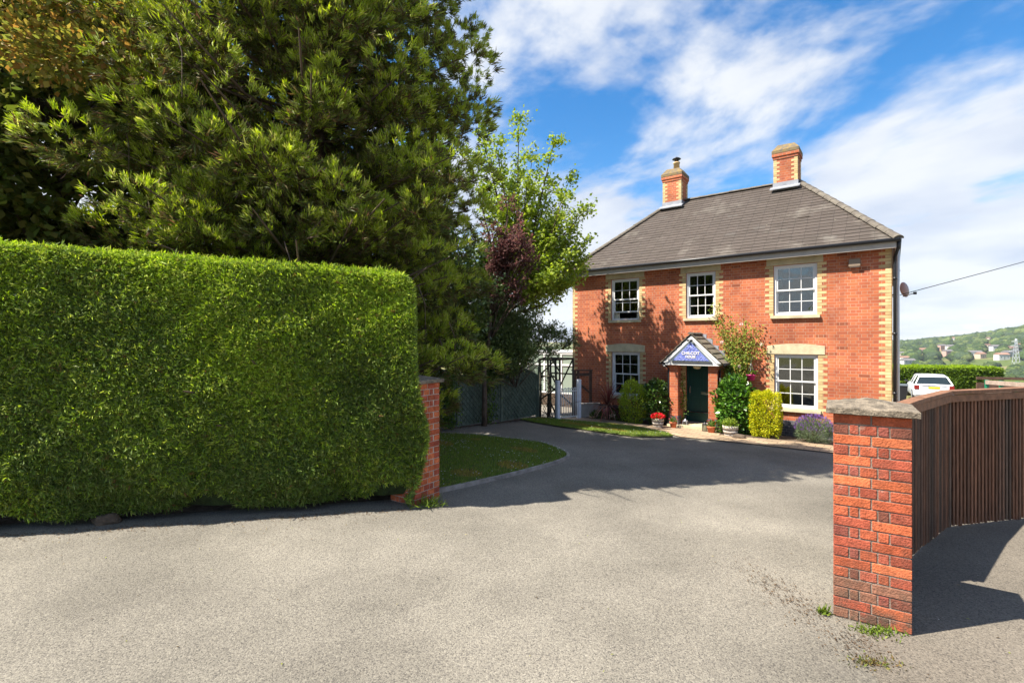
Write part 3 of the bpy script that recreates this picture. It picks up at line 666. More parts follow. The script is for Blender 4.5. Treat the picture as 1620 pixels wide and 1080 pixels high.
# green sycamore reaching right
def sycamore():
    b = (-.5, 14.9, gz(-.5, 14.9))
    t = thing('sycamore_tree', b, 'light green sycamore with open branches reaching toward the house', 'tree')
    mb = MB(); fork = Vector((-.35, 14.8, 2.4)); limb(b, fork, .13, .10, mb, .03)
    tips = [(-.9, 14.6, 8.2), (-.45, 14.0, 7.6), (.2, 14.3, 8.35), (.6, 14.9, 7.5), (1.05, 14.0, 7.6), (1.0, 14.6, 6.6), (1.5, 14.1, 6.6), (1.3, 13.5, 5.9), (1.95, 14.1, 5.75), (1.6, 14.8, 5.2), (1.85, 14.2, 4.75), (1.3, 13.8, 4.4), (1.45, 14.4, 3.75), (.8, 13.7, 3.8), (-.1, 14.9, 6.6), (.4, 13.8, 6.3), (.5, 14.6, 5.4), (.9, 14.0, 5.2), (0.1, 15.3, 7.2), (-.9, 15.4, 6.8), (1.1, 15.4, 5.8), (.2, 14.0, 4.6), (1.95, 14.8, 4.1), (-1.2, 14.3, 7.3), (1.75, 14.2, 4.35), (1.1, 14.0, 3.9), (.6, 13.9, 4.2), (.35, 14.1, 3.6), (.9, 14.3, 4.9), (-.3, 14.2, 5.6), (1.35, 14.9, 4.9), (-.2, 13.9, 4.9)]
    lv = Leaves(); pal = [(.26, .34, .04), (.32, .40, .05), (.19, .27, .04), (.36, .42, .08)]
    for tp in tips:
        T = Vector(tp); T.x += .12*(T.x > .8); st = fork.lerp(Vector((0, 14.7, 5.2)), random.uniform(0, .8)); mid = st.lerp(T, .5)+Vector((.15, 0, -.25))
        pts = [st.lerp(mid, k/4) if k < 4 else mid.lerp(T, (k-4)/5) for k in range(10)]
        mb.tube(pts, [.045*(1-k/10)+.004 for k in range(10)], 6, cap=False)
        for k in range(3, 10):
            nt = 4 if k < 9 else 5
            for j in range(nt):
                o = Vector(pts[k]); d = ((T-st).normalized()*.8+Vector((random.gauss(0, .8), random.gauss(0, .8), random.gauss(.15, .5)))).normalized(); L_ = random.uniform(.3, .65)*(1.15-k*.05)
                mb.tube([o, o+d*L_], [.007, .003], 4, cap=False)
                n = random.randint(19, 28); f = RNG.uniform(.25, 1.08, (n, 1)); P = np.array(o)+np.array(d)*L_*f+rnd(n, .075)
                D = np.array(d)*.5+rnd(n, .7); D[:, 2] -= .2; Nn = rnd(n, .55); Nn[:, 2] += 1
                lv.add(P, D, RNG.uniform(.07, .13, n), RNG.uniform(.06, .10, n), pick(pal, n), flat=Nn)
    build('trunk', mb, m_bark, t, world=True); lv.build('crown', m_leaf, t)
sycamore()
leafy_tree('hawthorn_tree', (-.3, 16.1, gz(-.3, 16.1)), 1.6, fill_clumps(-.35, 15.9, 3.9, 1.35, .7, 2.0, 48, .3, .5, 31, .1), 'dark green bushy tree filling in behind the purple and light green trees', [(.10, .15, .03), (.14, .20, .04), (.08, .12, .03)], (.10, .07), 420, None, .09)
# spreading dark shrub by the arch
leafy_tree('yew_tree', (.1, 14.9, gz(.1, 14.9)), .9, fill_clumps(-.75, 13.9, 2.1, 1.3, .6, 1.15, 38, .35, .55, 15)+[(.2, 14.5, 2.0, .55), (.7, 14.5, 2.35, .5), (1.1, 14.7, 2.3, .45), (1.5, 14.9, 2.15, .38), (1.8, 15.0, 1.95, .3), (.0, 14.3, 2.7, .5), (.5, 14.8, 2.8, .4), (-.4, 14.2, 2.4, .6), (-.8, 13.9, 1.9, .55), (.3, 14.2, 1.5, .45), (.9, 14.7, 1.85, .4), (1.3, 15.1, 1.75, .3), (-.2, 13.9, 1.3, .4), (-1.1, 13.5, 1.2, .4), (-1.3, 13.5, 2.6, .6), (-.6, 14.4, 3.1, .5)], 'low spreading dark shrub hanging over the green fence and arch', [(.09, .13, .04), (.12, .17, .05), (.16, .21, .06)], (.10, .045), 900, m_gloss, .07)
# bushes seen low behind the fence and pergola
leafy_tree('garden_bush', (-.4, 21.0, gz(-.4, 21.)), .6, fill_clumps(-.6, 21, .9, 2.0, .8, 1.2, 26, .5, .7, 12), 'sunlit light green bush beyond the rustic arch', [(.12, .19, .04), (.15, .22, .05)], (.13, .09), 220)

# ------------------------------------------------------------------ brick gate piers
def pier(name, corner, ang, w, h, label, mortar, darkb, capm, seed, full):
    """corner: front left foot; ang: direction of the front face; real bricks laid in courses"""
    rr = random.Random(seed); t = thing(name, (corner[0], corner[1], 0), label, 'gate pier', ang)
    mb = MB(); co = MB(); m = .010; ch = h/20; co.box(.006, w-.006, .006, w-.006, -.05, h)
    reds = [(.47, .12, .05), (.42, .10, .045), (.52, .145, .06), (.38, .09, .05)]
    drk = [(.33, .085, .05), (.24, .07, .05), (.38, .095, .045), (.29, .07, .04)]
    for k in range(20):
        z0 = k*ch+m/2; z1 = (k+1)*ch-m/2
        if k % 2: segs = [0, .5, 1]; pal = reds
        else: segs = [0, .21, .345, .58, .73, 1]; pal = drk if darkb else reds
        for side in range(4):
            for a, b in zip(segs, segs[1:]):
                x0 = a*w+(m/2 if a else 0); x1 = b*w-(m/2 if b < 1 else 0)
                if a == 0: x0 = 0 if side in (0, 2) else .1015
                if b == 1: x1 = w if side in (0, 2) else w-.1015
                if x1-x0 < .02: continue
                c = rr.choice(pal); q = rr.uniform(.85, 1.15); low = k < 4 and rr.random() < .65 and darkb
                c = tuple(x*q for x in c) if not low else tuple(x*q for x in (.24, .11, .07))
                if darkb and k % 2 == 0 and rr.random() < .12: c = (.17, .06, .04)
                mb.cur = c; j = rr.uniform(-.0015, .0015); zj = rr.uniform(-.001, .001)
                if side == 0: mb.box(x0, x1, j, .1, z0+zj, z1+zj)
                elif side == 2: mb.box(x0, x1, w-.1, w+j, z0+zj, z1+zj)
                elif side == 1: mb.box(j, .1, x0, x1, z0+zj, z1+zj)
                else: mb.box(w-.1, w+j, x0, x1, z0+zj, z1+zj)
    build('mortar_core', co, mortar, t); build('brickwork', mb, m_pierbrick if darkb else m_pierbrick2, t, bevel=.004)
    cp = MB(); e = .045; n = 9; z0 = h+.002; g = {}
    for i in range(n+1):
        for j in range(n+1):
            x = -e+(w+2*e)*i/n; y = -e+(w+2*e)*j/n; d = max(abs(i/n-.5), abs(j/n-.5))*2
            g[i, j] = cp.pt((x, y, z0+.045+.06*(1-d)+rr.uniform(-.004, .004)))
    for i in range(n):
        for j in range(n): cp.face((g[i, j], g[i+1, j], g[i+1, j+1], g[i, j+1]))
    lo = {}
    ring = [(i, 0) for i in range(n)]+[(n, j) for j in range(n)]+[(i, n) for i in range(n, 0, -1)]+[(0, j) for j in range(n, 0, -1)]
    for (i, j) in ring: p = cp.v[g[i, j]]; lo[i, j] = cp.pt((p[0]+rr.uniform(-.003, .003), p[1]+rr.uniform(-.003, .003), z0))
    for a, b in zip(ring, ring[1:]+ring[:1]): cp.face((lo[a], lo[b], g[b], g[a]))
    cp.face([lo[a] for a in ring][::-1])
    build('cap_stone', cp, capm, t, bevel=.004)
    return t
pier('gate_pier', (2.385, 3.635), math.atan2(-.553, .833), .455, 1.50, 'near red brick gate pier with weathered stone cap by the timber fence', m_mortar, True, m_cap, 3, True)
pier('gate_pier', (-1.555, 6.27), math.atan2(-.553, .833), .44, 1.50, 'red brick gate pier half swallowed by the end of the tall hedge', m_mortarl, False, m_cap, 5, True)

# ------------------------------------------------------------------ curved slatted timber fence
def slat_fence():
    pts = [Vector((3.03, 4.05, 0)), Vector((4.15, 5.0, 0)), Vector((5.09, 5.73, 0)), Vector((6.55, 6.19, 0)), Vector((8.4, 6.6, 0)), Vector((10.5, 6.9, 0))]
    t = thing('timber_fence', (5.09, 5.73, gz(5.09, 5.73)), 'dark brown vertical slat fence bending right from the near brick pier', 'fence')
    back = MB(); rail = MB(); dark = mat('fence_backing', (.075, .043, .027), .9)
    k = 0
    for a, b in zip(pts, pts[1:]):
        d = (b-a); L_ = d.length; d.normalize(); nn = Vector((d.y, -d.x, 0)); A = Vector((a.x, a.y, gz(a.x, a.y))); B = Vector((b.x, b.y, gz(b.x, b.y)))
        zt = 1.40; n = int(L_/.062)
        mid = (a+b)/2
        back.bar((a.x-nn.x*.03, a.y-nn.y*.03, (A.z+zt)/2+.03), (b.x-nn.x*.03, b.y-nn.y*.03, (B.z+zt)/2+.03), .014, zt-min(A.z, B.z)-.16)
        for i in range(n):
            p = a+d*(i+.5)*(L_/n); g = gz(p.x, p.y)+random.uniform(.015, .035); s = MB() if False else None
            w = .032+random.uniform(-.002, .002)
            rail_c = Vector((p.x, p.y, (g+zt)/2))
            if k == 0: pass
            q_ = random.uniform(.6, 1.25); slats.cur = tuple(x*q_ for x in random.choice([(.165, .075, .04), (.13, .068, .042), (.19, .085, .045), (.105, .066, .045)]))
            slats.obox(rail_c+nn*.0, d*w/2, nn*.014, Vector((0, 0, (zt-g)/2)))
        rail.obox(Vector((mid.x, mid.y, zt+.035)), d*(L_/2+.02), nn*.055, Vector((0, 0, .022)))
        rail.obox(Vector((mid.x, mid.y, zt-.035))+nn*.030, d*(L_/2), nn*.012, Vector((0, 0, .042)))
        k += 1
    build('slats', slats, m_fencewood, t, world=True)
    build('backing_boards', back, dark, t, world=True)
    build('top_rail', rail, m_railwood, t, world=True, bevel=.004)
    la = MB(); p = pts[2].lerp(pts[3], .965); d = (pts[3]-pts[2]).normalized(); nn = Vector((d.y, -d.x, 0)); la.obox((p.x+nn.x*.03, p.y+nn.y*.03, 1.10), d*.045, nn*.012, (0, 0, .045)); la.obox((p.x+nn.x*.05, p.y+nn.y*.05, 1.10), d*.03, nn*.014, (0, 0, .012))
    build('latch', la, m_galv, t, world=True, bevel=.003)
slats = MB()
slat_fence()

# ------------------------------------------------------------------ the house
W = 8.74; DEP = 6.2; Z0 = -.42; ZT = 4.30
house = thing('brick_house', (2.10, 16.97, Z0), 'two storey red brick house with slate hip roof and porch', 'house', math.atan2(-.614, .789))
def h_(z): return z-Z0
def hb(name, mb, m, parent=None, **k):
    o = build(name, mb, m, parent or house, **k); return o
def wall_holes(mb, x0, x1, z0, z1, holes, y, depth=.11, flip=False, reveal=True):
    xs = sorted({x0, x1, *[h[0] for h in holes], *[h[1] for h in holes]}); zs = sorted({z0, z1, *[h[2] for h in holes], *[h[3] for h in holes]})
    for a, b in zip(xs, xs[1:]):
        for c, d in zip(zs, zs[1:]):
            if any(h[0] <= a and b <= h[1] and h[2] <= c and d <= h[3] for h in holes): continue
            q = [(a, y, c), (b, y, c), (b, y, d), (a, y, d)]; mb.poly(q[::-1] if flip else q)
    if reveal:
        for h in holes:
            a, b, c, d = h[:4]
            for q in ([(a, y, c), (a, y, d), (a, y+depth, d), (a, y+depth, c)], [(b, y, c), (b, y+depth, c), (b, y+depth, d), (b, y, d)], [(a, y, d), (b, y, d), (b, y+depth, d), (a, y+depth, d)], [(a, y, c), (a, y+depth, c), (b, y+depth, c), (b, y, c)]): mb.poly(q)
wins = {'UL': (1.46, 2.43, 2.72, 4.05), 'UM': (3.90, 4.74, 2.72, 4.05), 'UR': (6.23, 7.23, 2.72, 4.05), 'LL': (1.48, 2.45, .27, 1.69), 'LR': (6.25, 7.25, .27, 1.69)}
door = (3.90, 4.76, -.36, 1.62)
holes = [(a, b, h_(c), h_(d)) for a, b, c, d in list(wins.values())+[door]]
mb = MB(); zp = h_(-.05)
wall_holes(mb, 0, W, zp, h_(ZT), [(a, b, max(c, zp), d) for a, b, c, d in holes], 0)
D2 = 10.6
mb.poly([(W, 0, zp), (W, D2, zp), (W, D2, h_(ZT)), (W, 0, h_(ZT))]); mb.poly([(0, 0, zp), (0, 0, h_(ZT)), (0, DEP, h_(ZT)), (0, DEP, zp)])
mb.poly([(0, DEP, zp), (0, DEP, h_(ZT)), (4.5, DEP, h_(ZT)), (4.5, DEP, zp)]); mb.poly([(4.5, DEP, zp), (4.5, DEP, h_(ZT)), (4.5, D2, h_(ZT)), (4.5, D2, zp)]); mb.poly([(4.5, D2, zp), (4.5, D2, h_(ZT)), (W, D2, h_(ZT)), (W, D2, zp)])
hb('wall', mb, m_brick)
mb = MB(); pr = .02
wall_holes(mb, -pr, W+pr, -.3, zp, [(door[0]-.02, door[1]+.02, -.3, zp)], -pr, reveal=False)
mb.poly([(W+pr, -pr, -.3), (W+pr, D2, -.3), (W+pr, D2, zp), (W+pr, -pr, zp)]); mb.poly([(-pr, -pr, -.3), (-pr, -pr, zp), (-pr, DEP, zp), (-pr, DEP, -.3)])
mb.poly([(-pr, -pr, zp), (W+pr, -pr, zp), (W+pr, .05, zp), (-pr, .05, zp)])
hb('plinth', mb, m_plinth)
# interior
mb = MB(); i0 = .25
wall_holes(mb, i0, W-i0, 0, h_(ZT)-.05, holes, i0, flip=True, reveal=False)
for a, b, c, d in holes:
    for q in ([(a, .11, c), (a, .11, d), (a, i0, d), (a, i0, c)], [(b, .11, c), (b, i0, c), (b, i0, d), (b, .11, d)], [(a, .11, d), (b, .11, d), (b, i0, d), (a, i0, d)], [(a, .11, c), (a, i0, c), (b, i0, c), (b, .11, c)]): mb.poly(q)
x0, x1, y0, y1 = i0, W-i0, i0, 4.2
mb.poly([(x0, y0, 0), (x0, y1, 0), (x0, y1, 4.6), (x0, y0, 4.6)]); mb.poly([(x1, y0, 0), (x1, y0, 4.6), (x1, y1, 4.6), (x1, y1, 0)]); mb.poly([(x0, y1, 0), (x1, y1, 0), (x1, y1, 4.6), (x0, y1, 4.6)])
for z in (.03, 2.75, 4.62): mb.poly([(x0, y0, z), (x1, y0, z), (x1, y1, z), (x0, y1, z)])
for x in (3.3, 5.6): mb.poly([(x, y0, 0), (x, y1, 0), (x, y1, 4.6), (x, y0, 4.6)])
hb('interior', mb, m_plaster)
# quoins at corners and round the openings, buff brick proud of the wall
qz = MB()
def qcol(): 
    k = random.uniform(.85, 1.1); return tuple(x*k for x in random.choice([(.58, .42, .20), (.52, .39, .19), (.62, .47, .24), (.48, .34, .16)]))
def quoin(xa, sgn, z0, z1, wl, ws, thick=.004):
    qz = MB(); n = int(round((z1-z0)/.075)); ch = (z1-z0)/n
    for k in range(n):
        w = wl if k % 2 else ws; qz.cur = qcol(); a, b = sorted((xa, xa+sgn*w))
        qz.box(a, b, -thick, .03, z0+k*ch+.004, z0+(k+1)*ch-.004)
    hb('quoins', qz, m_quoin)
quoin(W-.008, -1, zp+.01, h_(4.24), .235, .115); quoin(.008, 1, zp+.01, h_(4.24), .19, .09)
for k, (a, b, c, d) in wins.items():
    for xa, s in ((a-.003, -1), (b+.003, 1)): quoin(xa, s, h_(c)-(.1 if k == 'LR' or k == 'LL' else .0), h_(d), .20, .10)
# side return of the corner quoins
for k in range(60):
    z = zp+.01+k*.075
    if z > h_(4.2): break
    qz.cur = qcol(); qz.box(W-.03, W+.004, .0, .115 if k % 2 else .235, z+.004, z+.071)
hb('quoins', qz, m_quoin)
mo = MB()
for k in range(2): pass
# stone lintels
mb = MB()
for a, b, z0, z1 in ((1.27, 2.60, 4.055, 4.235), (3.74, 4.88, 4.055, 4.245), (6.06, 7.36, 4.055, 4.25)): 
    l = MB(); l.box(a, b, -.018, .1, h_(z0), h_(z1)); hb('lintel', l, m_stone, bevel=.006)
for a, b, z0, z1 in ((1.27, 2.62, 1.695, 1.96), (6.07, 7.40, 1.695, 1.97)):
    l = MB(); c = (a+b)/2; n = 10; pts = [(a, -.018, h_(z0)), (b, -.018, h_(z0))]
    for i in range(n+1): x = b-(b-a)*i/n; pts.append((x, -.018, h_(z1-.055)+.055*math.cos((x-c)/(b-a)*math.pi)))
    l.prism(pts[::-1], (0, .11, 0)); hb('lintel', l, m_stone, bevel=.004)
def sash_window(k, a, b, c, d, lift=0, blind=None):
    c = h_(c); d = h_(d); f = MB(); y = .045; fw = .055
    f.box(a+.002, a+fw, y, y+.09, c, d); f.box(b-fw, b-.002, y, y+.09, c, d); f.box(a+fw, b-fw, y, y+.09, d-fw, d-.002); f.box(a+fw, b-fw, y-.012, y+.10, c, c+fw*.9)
    w = hb('window', f, m_white, bevel=.003); 
    m = (c+d)/2+.0; st = .042; gb = .018
    for up in (1, 0):
        s = MB(); p = MB(); z0 = m-.018 if up else c+fw*.9+lift; z1 = d-fw if up else m+.018+lift; yy = y+.03 if up else y+.0485; xa = a+fw; xb = b-fw
        yf = yy-.012 if up else yy+.022
        if not up: yf = yy+.014
        s.box(xa, xa+st, yf, yf+.035, z0, z1); s.box(xb-st, xb, yf, yf+.035, z0, z1); s.box(xa+st, xb-st, yf, yf+.035, z0, z0+st); s.box(xa+st, xb-st, yf, yf+.035, z1-st*.9, z1)
        for q in (1, 2): x = xa+st+(xb-xa-2*st)*q/3; s.box(x-gb/2, x+gb/2, yf+.003, yf+.03, z0+st, z1-st*.9)
        zm = (z0+z1)/2; s.box(xa+st, xb-st, yf+.005, yf+.028, zm-gb/2, zm+gb/2)
        so_ = build('sash', s, m_white, w)
        p.box(xa+st*.5, xb-st*.5, yf+.014, yf+.018, z0+.01, z1-.01); build('pane', p, m_glass, w)
    if k != 'LL' or True:
        s = MB(); s.box(a-.07, b+.07, -.075, .06, c-.085, c-.006); build('sill', s, m_stone, w, bevel=.006)
    if blind:
        s = MB(); n = 14; z1 = d-.03
        for i in range(blind): s.obox(((a+b)/2, .20, z1-.03*i-.02), ((b-a)/2-.02, 0, 0), (0, .002, .011), (0, .0006, .001)); 
        s.box(a+.02, b-.02, .19, .2, z1-.03*blind*.9, z1)
        build('blind', s, m_blind, w)
    return w
sash_window('UL', *wins['UL'], lift=.20); sash_window('UM', *wins['UM']); sash_window('UR', *wins['UR']); sash_window('LL', *wins['LL'], blind=8); sash_window('LR', *wins['LR'], blind=10)
# curtains in upstairs windows
for a, b, c, d in (wins['UL'], wins['UR'], wins['UM']):
    for sg, xe in ((1, a+.02), (-1, b-.02)):
        s = MB(); s.sm = True; n = 14
        for i in range(n):
            x0 = xe+sg*.012*i; x1 = xe+sg*.012*(i+1); ya = .24+.02*math.sin(i*1.4); yb = .24+.02*math.sin((i+1)*1.4); s.poly([(x0, ya, h_(c)+.05), (x1, yb, h_(c)+.05), (x1, yb, h_(d)), (x0, ya, h_(d))])
        hb('curtain', s, m_blind)
# door
dr = MB(); a, b, c, d = door; c = h_(c); d = h_(d); dr.box(a+.05, b-.05, .09, .135, c+.03, d-.05)
D_ = hb('door', dr, m_door, bevel=.003); fr = MB(); fr.box(a, a+.05, .06, .15, c, d); fr.box(b-.05, b, .06, .15, c, d); fr.box(a+.05, b-.05, .06, .15, d-.05, d); build('door_frame', fr, m_door, D_)
pn = MB()
for xa, xb in ((a+.13, (a+b)/2-.04), ((a+b)/2+.04, b-.13)):
    for za, zb in ((c+.2, c+.75), (c+.98, c+1.5)):
        for q in ((xa, xb, za, za+.02), (xa, xb, zb-.02, zb), (xa, xa+.02, za+.02, zb-.02), (xb-.02, xb, za+.02, zb-.02)): pn.box(q[0], q[1], .080, .0895, q[2], q[3])
build('panel_moulding', pn, m_door, D_); lp = MB(); lp.box((a+b)/2-.02, (a+b)/2+.26, .082, .0895, c+.84, c+.91); build('letterbox', lp, m_chrome, D_, bevel=.003)
hd = MB(); hd.box(a+.085, a+.105, .06, .0895, c+.86, c+1.06); build('handle', hd, m_chrome, D_, bevel=.003)
th = MB(); th.box(a, b, -.02, .14, c-.02, c+.025); build('threshold', th, m_lead, D_)
quoin(a-.003, -1, h_(-.02), h_(1.6), .2, .1); quoin(b+.003, 1, h_(-.02), h_(1.6), .07, .035)
# eaves: soffit, fascia, gutters
OV = .27; ZE = h_(4.33)
OX = .09
def eaves(x0, x1, y0, y1, name, sides):
    e = MB(); g = MB()
    e.box(x0-OX+.03, x1+OX-.03, y0-OV+.03, y1+OV-.03, ZE-.035, ZE-.015)
    for sd in sides:
        if sd == 'f': e.box(x0-OX+.02, x1+OX-.02, y0-OV+.004, y0-OV+.03, ZE-.125, ZE+.02)
        if sd == 'r': e.box(x1+OX-.03, x1+OX-.004, y0-OV+.03, y1+OV-.03, ZE-.125, ZE+.02)
        if sd == 'l': e.box(x0-OX+.004, x0-OX+.03, y0-OV+.03, y1+OV-.03, ZE-.125, ZE+.02)
        if sd == 'b': e.box(x0-OX+.02, x1+OX-.02, y1+OV-.03, y1+OV-.004, ZE-.125, ZE+.02)
        if sd == 'f': p = [(x0-OX-.03, y0-OV-.045, ZE+.055), (x1+OX+.05, y0-OV-.045, ZE+.055)]
        if sd == 'b': p = [(x0-OX-.03, y1+OV+.045, ZE+.055), (x1+OX+.05, y1+OV+.045, ZE+.055)]
        if sd == 'r': p = [(x1+OX+.045, y0-OV-.05, ZE+.055), (x1+OX+.045, y1+OV, ZE+.055)]
        if sd == 'l': p = [(x0-OX-.045, y0-OV-.05, ZE+.055), (x0-OX-.045, y1+OV, ZE+.055)]
        g.tube(p, .045, 8)
    hb('fascia', e, m_fascia); hb('gutter', g, m_black)
eaves(0, W, 0, DEP, 'main', 'flr'); 
e = MB(); e.box(4.5-OX, W+OX-.03, DEP+OV-.03, D2+OV, ZE-.034, ZE-.016); e.box(W+OX-.03, W+OX-.004, DEP+OV-.02, D2+OV, ZE-.125, ZE+.02); hb('fascia', e, m_fascia)
g = MB(); g.tube([(W+OX+.045, DEP, ZE+.055), (W+OX+.045, D2+OV, ZE+.055)], .045, 8); hb('gutter', g, m_black)
# roof: slates laid in real courses
ZR = h_(7.07); RY = 3.0; RX0 = 2.35; RX1 = W-2.35
ER = .30
def roof_plane(mb, e0, e1, r0, r1, expo=.165, lift=.012, seed=0):
    """eave points e0,e1 and ridge points r0,r1 ; a stack of overlapping courses"""
    e0, e1, r0, r1 = map(Vector, (e0, e1, r0, r1)); n_ = (e1-e0).cross(r0-e0).normalized()
    if n_.z < 0: n_ = -n_
    L_ = ((r0+r1)/2-(e0+e1)/2); ud = (e1-e0).normalized(); hl = (r0-e0)-ud*((r0-e0).dot(ud)); slope = hl.length; n = int(slope/expo)
    for k in range(n):
        t0 = k/n; t1 = min(1, (k+1.12)/n)
        a = e0.lerp(r0, t0)+n_*lift; b = e1.lerp(r1, t0)+n_*lift; c = e1.lerp(r1, t1)+n_*.001; d = e0.lerp(r0, t1)+n_*.001
        off = (k % 2)*.15+random.uniform(-.01, .01); ua = (a-e0).dot(ud)+off; ub = (b-e0).dot(ud)+off; uc = (c-e0).dot(ud)+off; ue = (d-e0).dot(ud)+off
        # split into runs of slates so that the butts are slightly uneven
        m = max(1, int((b-a).length/.30))
        for i in range(m):
            s0 = i/m; s1 = (i+1)/m; j = n_*(random.uniform(0, .003)+(.010 if random.random() < .012 else 0)); sl_ = -hl.normalized()*random.uniform(0, .008)
            A = a.lerp(b, s0)+j+sl_; B = a.lerp(b, s1)+j+sl_; C = d.lerp(c, s1); Dd = d.lerp(c, s0)
            u0 = ua+(ub-ua)*s0; u1 = ua+(ub-ua)*s1; v0 = 10*k+1; v1 = 10*k+4
            mb.poly([A, B, C, Dd], [(u0, v0), (u1, v0), (ue+(uc-ue)*s1, v1), (ue+(uc-ue)*s0, v1)])
            mb.poly([A-n_*.012, B-n_*.012, B, A], [(u0, v0)]*4)
mb = MB(); E = ER; EX = .13
ze = ZE+.06
roof_plane(mb, (-EX, -E, ze), (W+EX, -E, ze), (RX0, RY, ZR), (RX1, RY, ZR))
roof_plane(mb, (W+EX, -E, ze), (W+EX, DEP+E, ze), (RX1, RY, ZR), (RX1, RY+.02, ZR)); roof_plane(mb, (-EX, DEP+E, ze), (-EX, -E, ze), (RX0, RY+.02, ZR), (RX0, RY, ZR)); roof_plane(mb, (W+EX, DEP+E, ze), (-EX, DEP+E, ze), (RX1, RY, ZR), (RX0, RY, ZR))
roof_plane(mb, (W+EX, DEP-1, ze), (W+EX, D2+E, ze), (6.6, DEP-1, h_(6.3)), (6.6, D2-1.5, h_(6.3))); roof_plane(mb, (W+EX, D2+E, ze), (4.5-EX, D2+E, ze), (6.6, D2-1.5, h_(6.3)), (6.59, D2-1.5, h_(6.3))); roof_plane(mb, (4.5-EX, D2+E, ze), (4.5-EX, DEP-1, ze), (6.6, D2-1.5, h_(6.3)), (6.6, DEP-1, h_(6.3)))
roof = hb('roof', mb, m_slate)
# hips and ridge of half-round tiles
def ridge_tiles(mb, a, b, r=.095, l=.33):
    a = Vector(a); b = Vector(b); n = int((b-a).length/l); d = (b-a).normalized(); side = d.cross(Vector((0, 0, 1))).normalized(); up = side.cross(d)
    for k in range(n):
        p = a+d*((b-a).length*k/n); q = a+d*((b-a).length*(k+1)/n+.035); rr = r*random.uniform(.97, 1.06); lift = random.uniform(0, .008)
        ring = []
        for pt_, r_ in ((p, rr*1.07), (q, rr*.93)): ring.append([mb.pt(pt_+side*r_*1.12*math.cos(t)+up*(r_*.75*math.sin(t)+lift-.02)) for t in [math.pi*i/7 for i in range(8)]])
        for i in range(7): mb.face((ring[0][i], ring[0][i+1], ring[1][i+1], ring[1][i]))
        mb.face(ring[0]); mb.face(ring[1][::-1])
mb = MB(); ridge_tiles(mb, (RX0, RY, ZR+.02), (RX1, RY, ZR+.02), .085); ridge_tiles(mb, (W+EX, -E, ze+.03), (RX1, RY, ZR+.03)); ridge_tiles(mb, (-EX, -E, ze+.03), (RX0, RY, ZR+.03)); ridge_tiles(mb, (W+EX, DEP+E, ze+.03), (RX1, RY, ZR+.03)); ridge_tiles(mb, (-EX, DEP+E, ze+.03), (RX0, RY, ZR+.03))
build('ridge_tiles', mb, m_ridge, roof)
# chimneys
def chimney(x0, x1, y0, y1, pot):
    zb = h_(6.62); zt = h_(7.92); s = MB(); s.box(x0, x1, y0, y1, zb, zt)
    for k, e in enumerate((.02, .045)): s.box(x0-e, x1+e, y0-e, y1+e, zt-.17+k*.085+.002, zt-.085+k*.085)
    c = hb('chimney', s, m_brick)
    strips = [MB(), MB(), MB()]
    for k in range(13):
        z = h_(7.0)+.02+k*.065
        if z > zt-.24: break
        w = .17 if k % 2 else .09
        for i, (a, b) in enumerate(((x0-.004, x0+w), (x1-w, x1+.004))): q = strips[i]; q.cur = qcol(); q.box(a, b, y0-.005, y0+.02, z+.003, z+.062)
        for i, (a, b) in enumerate(((y0-.003, y0+w), (y1-w, y1+.004))): q = strips[1+i]; q.cur = qcol(); q.box(x1-.02, x1+.006, a, b, z+.003, z+.062)
    for q in strips: build('chimney_quoins', q, m_quoin, c)
    f = MB(); e = .05; n = 5; zc = zt+.002
    pts = [(x0-e, y0-e), (x1+e, y0-e), (x1+e, y1+e), (x0-e, y1+e)]; lo = [f.pt((*p, zc)) for p in pts]; mi = [f.pt((*p, zc+.10)) for p in pts]; ii = .10; hi = [f.pt((x0+ii, y0+ii, zc+.31)), f.pt((x1-ii, y0+ii, zc+.29)), f.pt((x1-ii, y1-ii, zc+.31)), f.pt((x0+ii, y1-ii, zc+.30))]
    for i in range(4): j = (i+1) % 4; f.face((lo[i], lo[j], mi[j], mi[i])); f.face((mi[i], mi[j], hi[j], hi[i]))
    f.face(hi); f.face(lo[::-1]); build('cap', f, m_lichen, c, bevel=.012)
    l = MB(); zf = ZR+.02
    l.box(x0-.02, x1+.02, y0-.014, y1+.012, h_(6.75), h_(7.02)); y_ = y0-.015; sl = (ZR-ze)/(RY+E)
    l.prism([(x0-.08, y_, h_(6.86)), (x1+.08, y_, h_(6.86)), (x1+.08, y_-.17, h_(6.86)-.17*sl+.045), (x0-.08, y_-.17, h_(6.86)-.17*sl+.045)], (0, 0, .03)); build('flashing', l, m_lead, c)
    if pot:
        cx, cy = (x0+x1)/2, (y0+y1)/2; p = MB(); p.lathe([(.0, zc+.25), (.11, zc+.25), (.10, zc+.52), (.12, zc+.53), (.12, zc+.57), (.0, zc+.57)], (cx+.05, cy, 0), 16); build('chimney_pot', p, m_quoin_plain, c)
        k = MB(); k.lathe([(0, zc+.57), (.075, zc+.57), (.075, zc+.66), (.15, zc+.68), (.15, zc+.70), (.05, zc+.76), (0, zc+.77)], (cx+.05, cy, 0), 16); build('cowl', k, m_black, c)
m_quoin_plain = mat('clay_pot', (.60, .42, .22), .8, var=.15)
chimney(5.78, 6.44, 2.62, 3.30, False); chimney(2.20, 2.86, 2.62, 3.30, True)
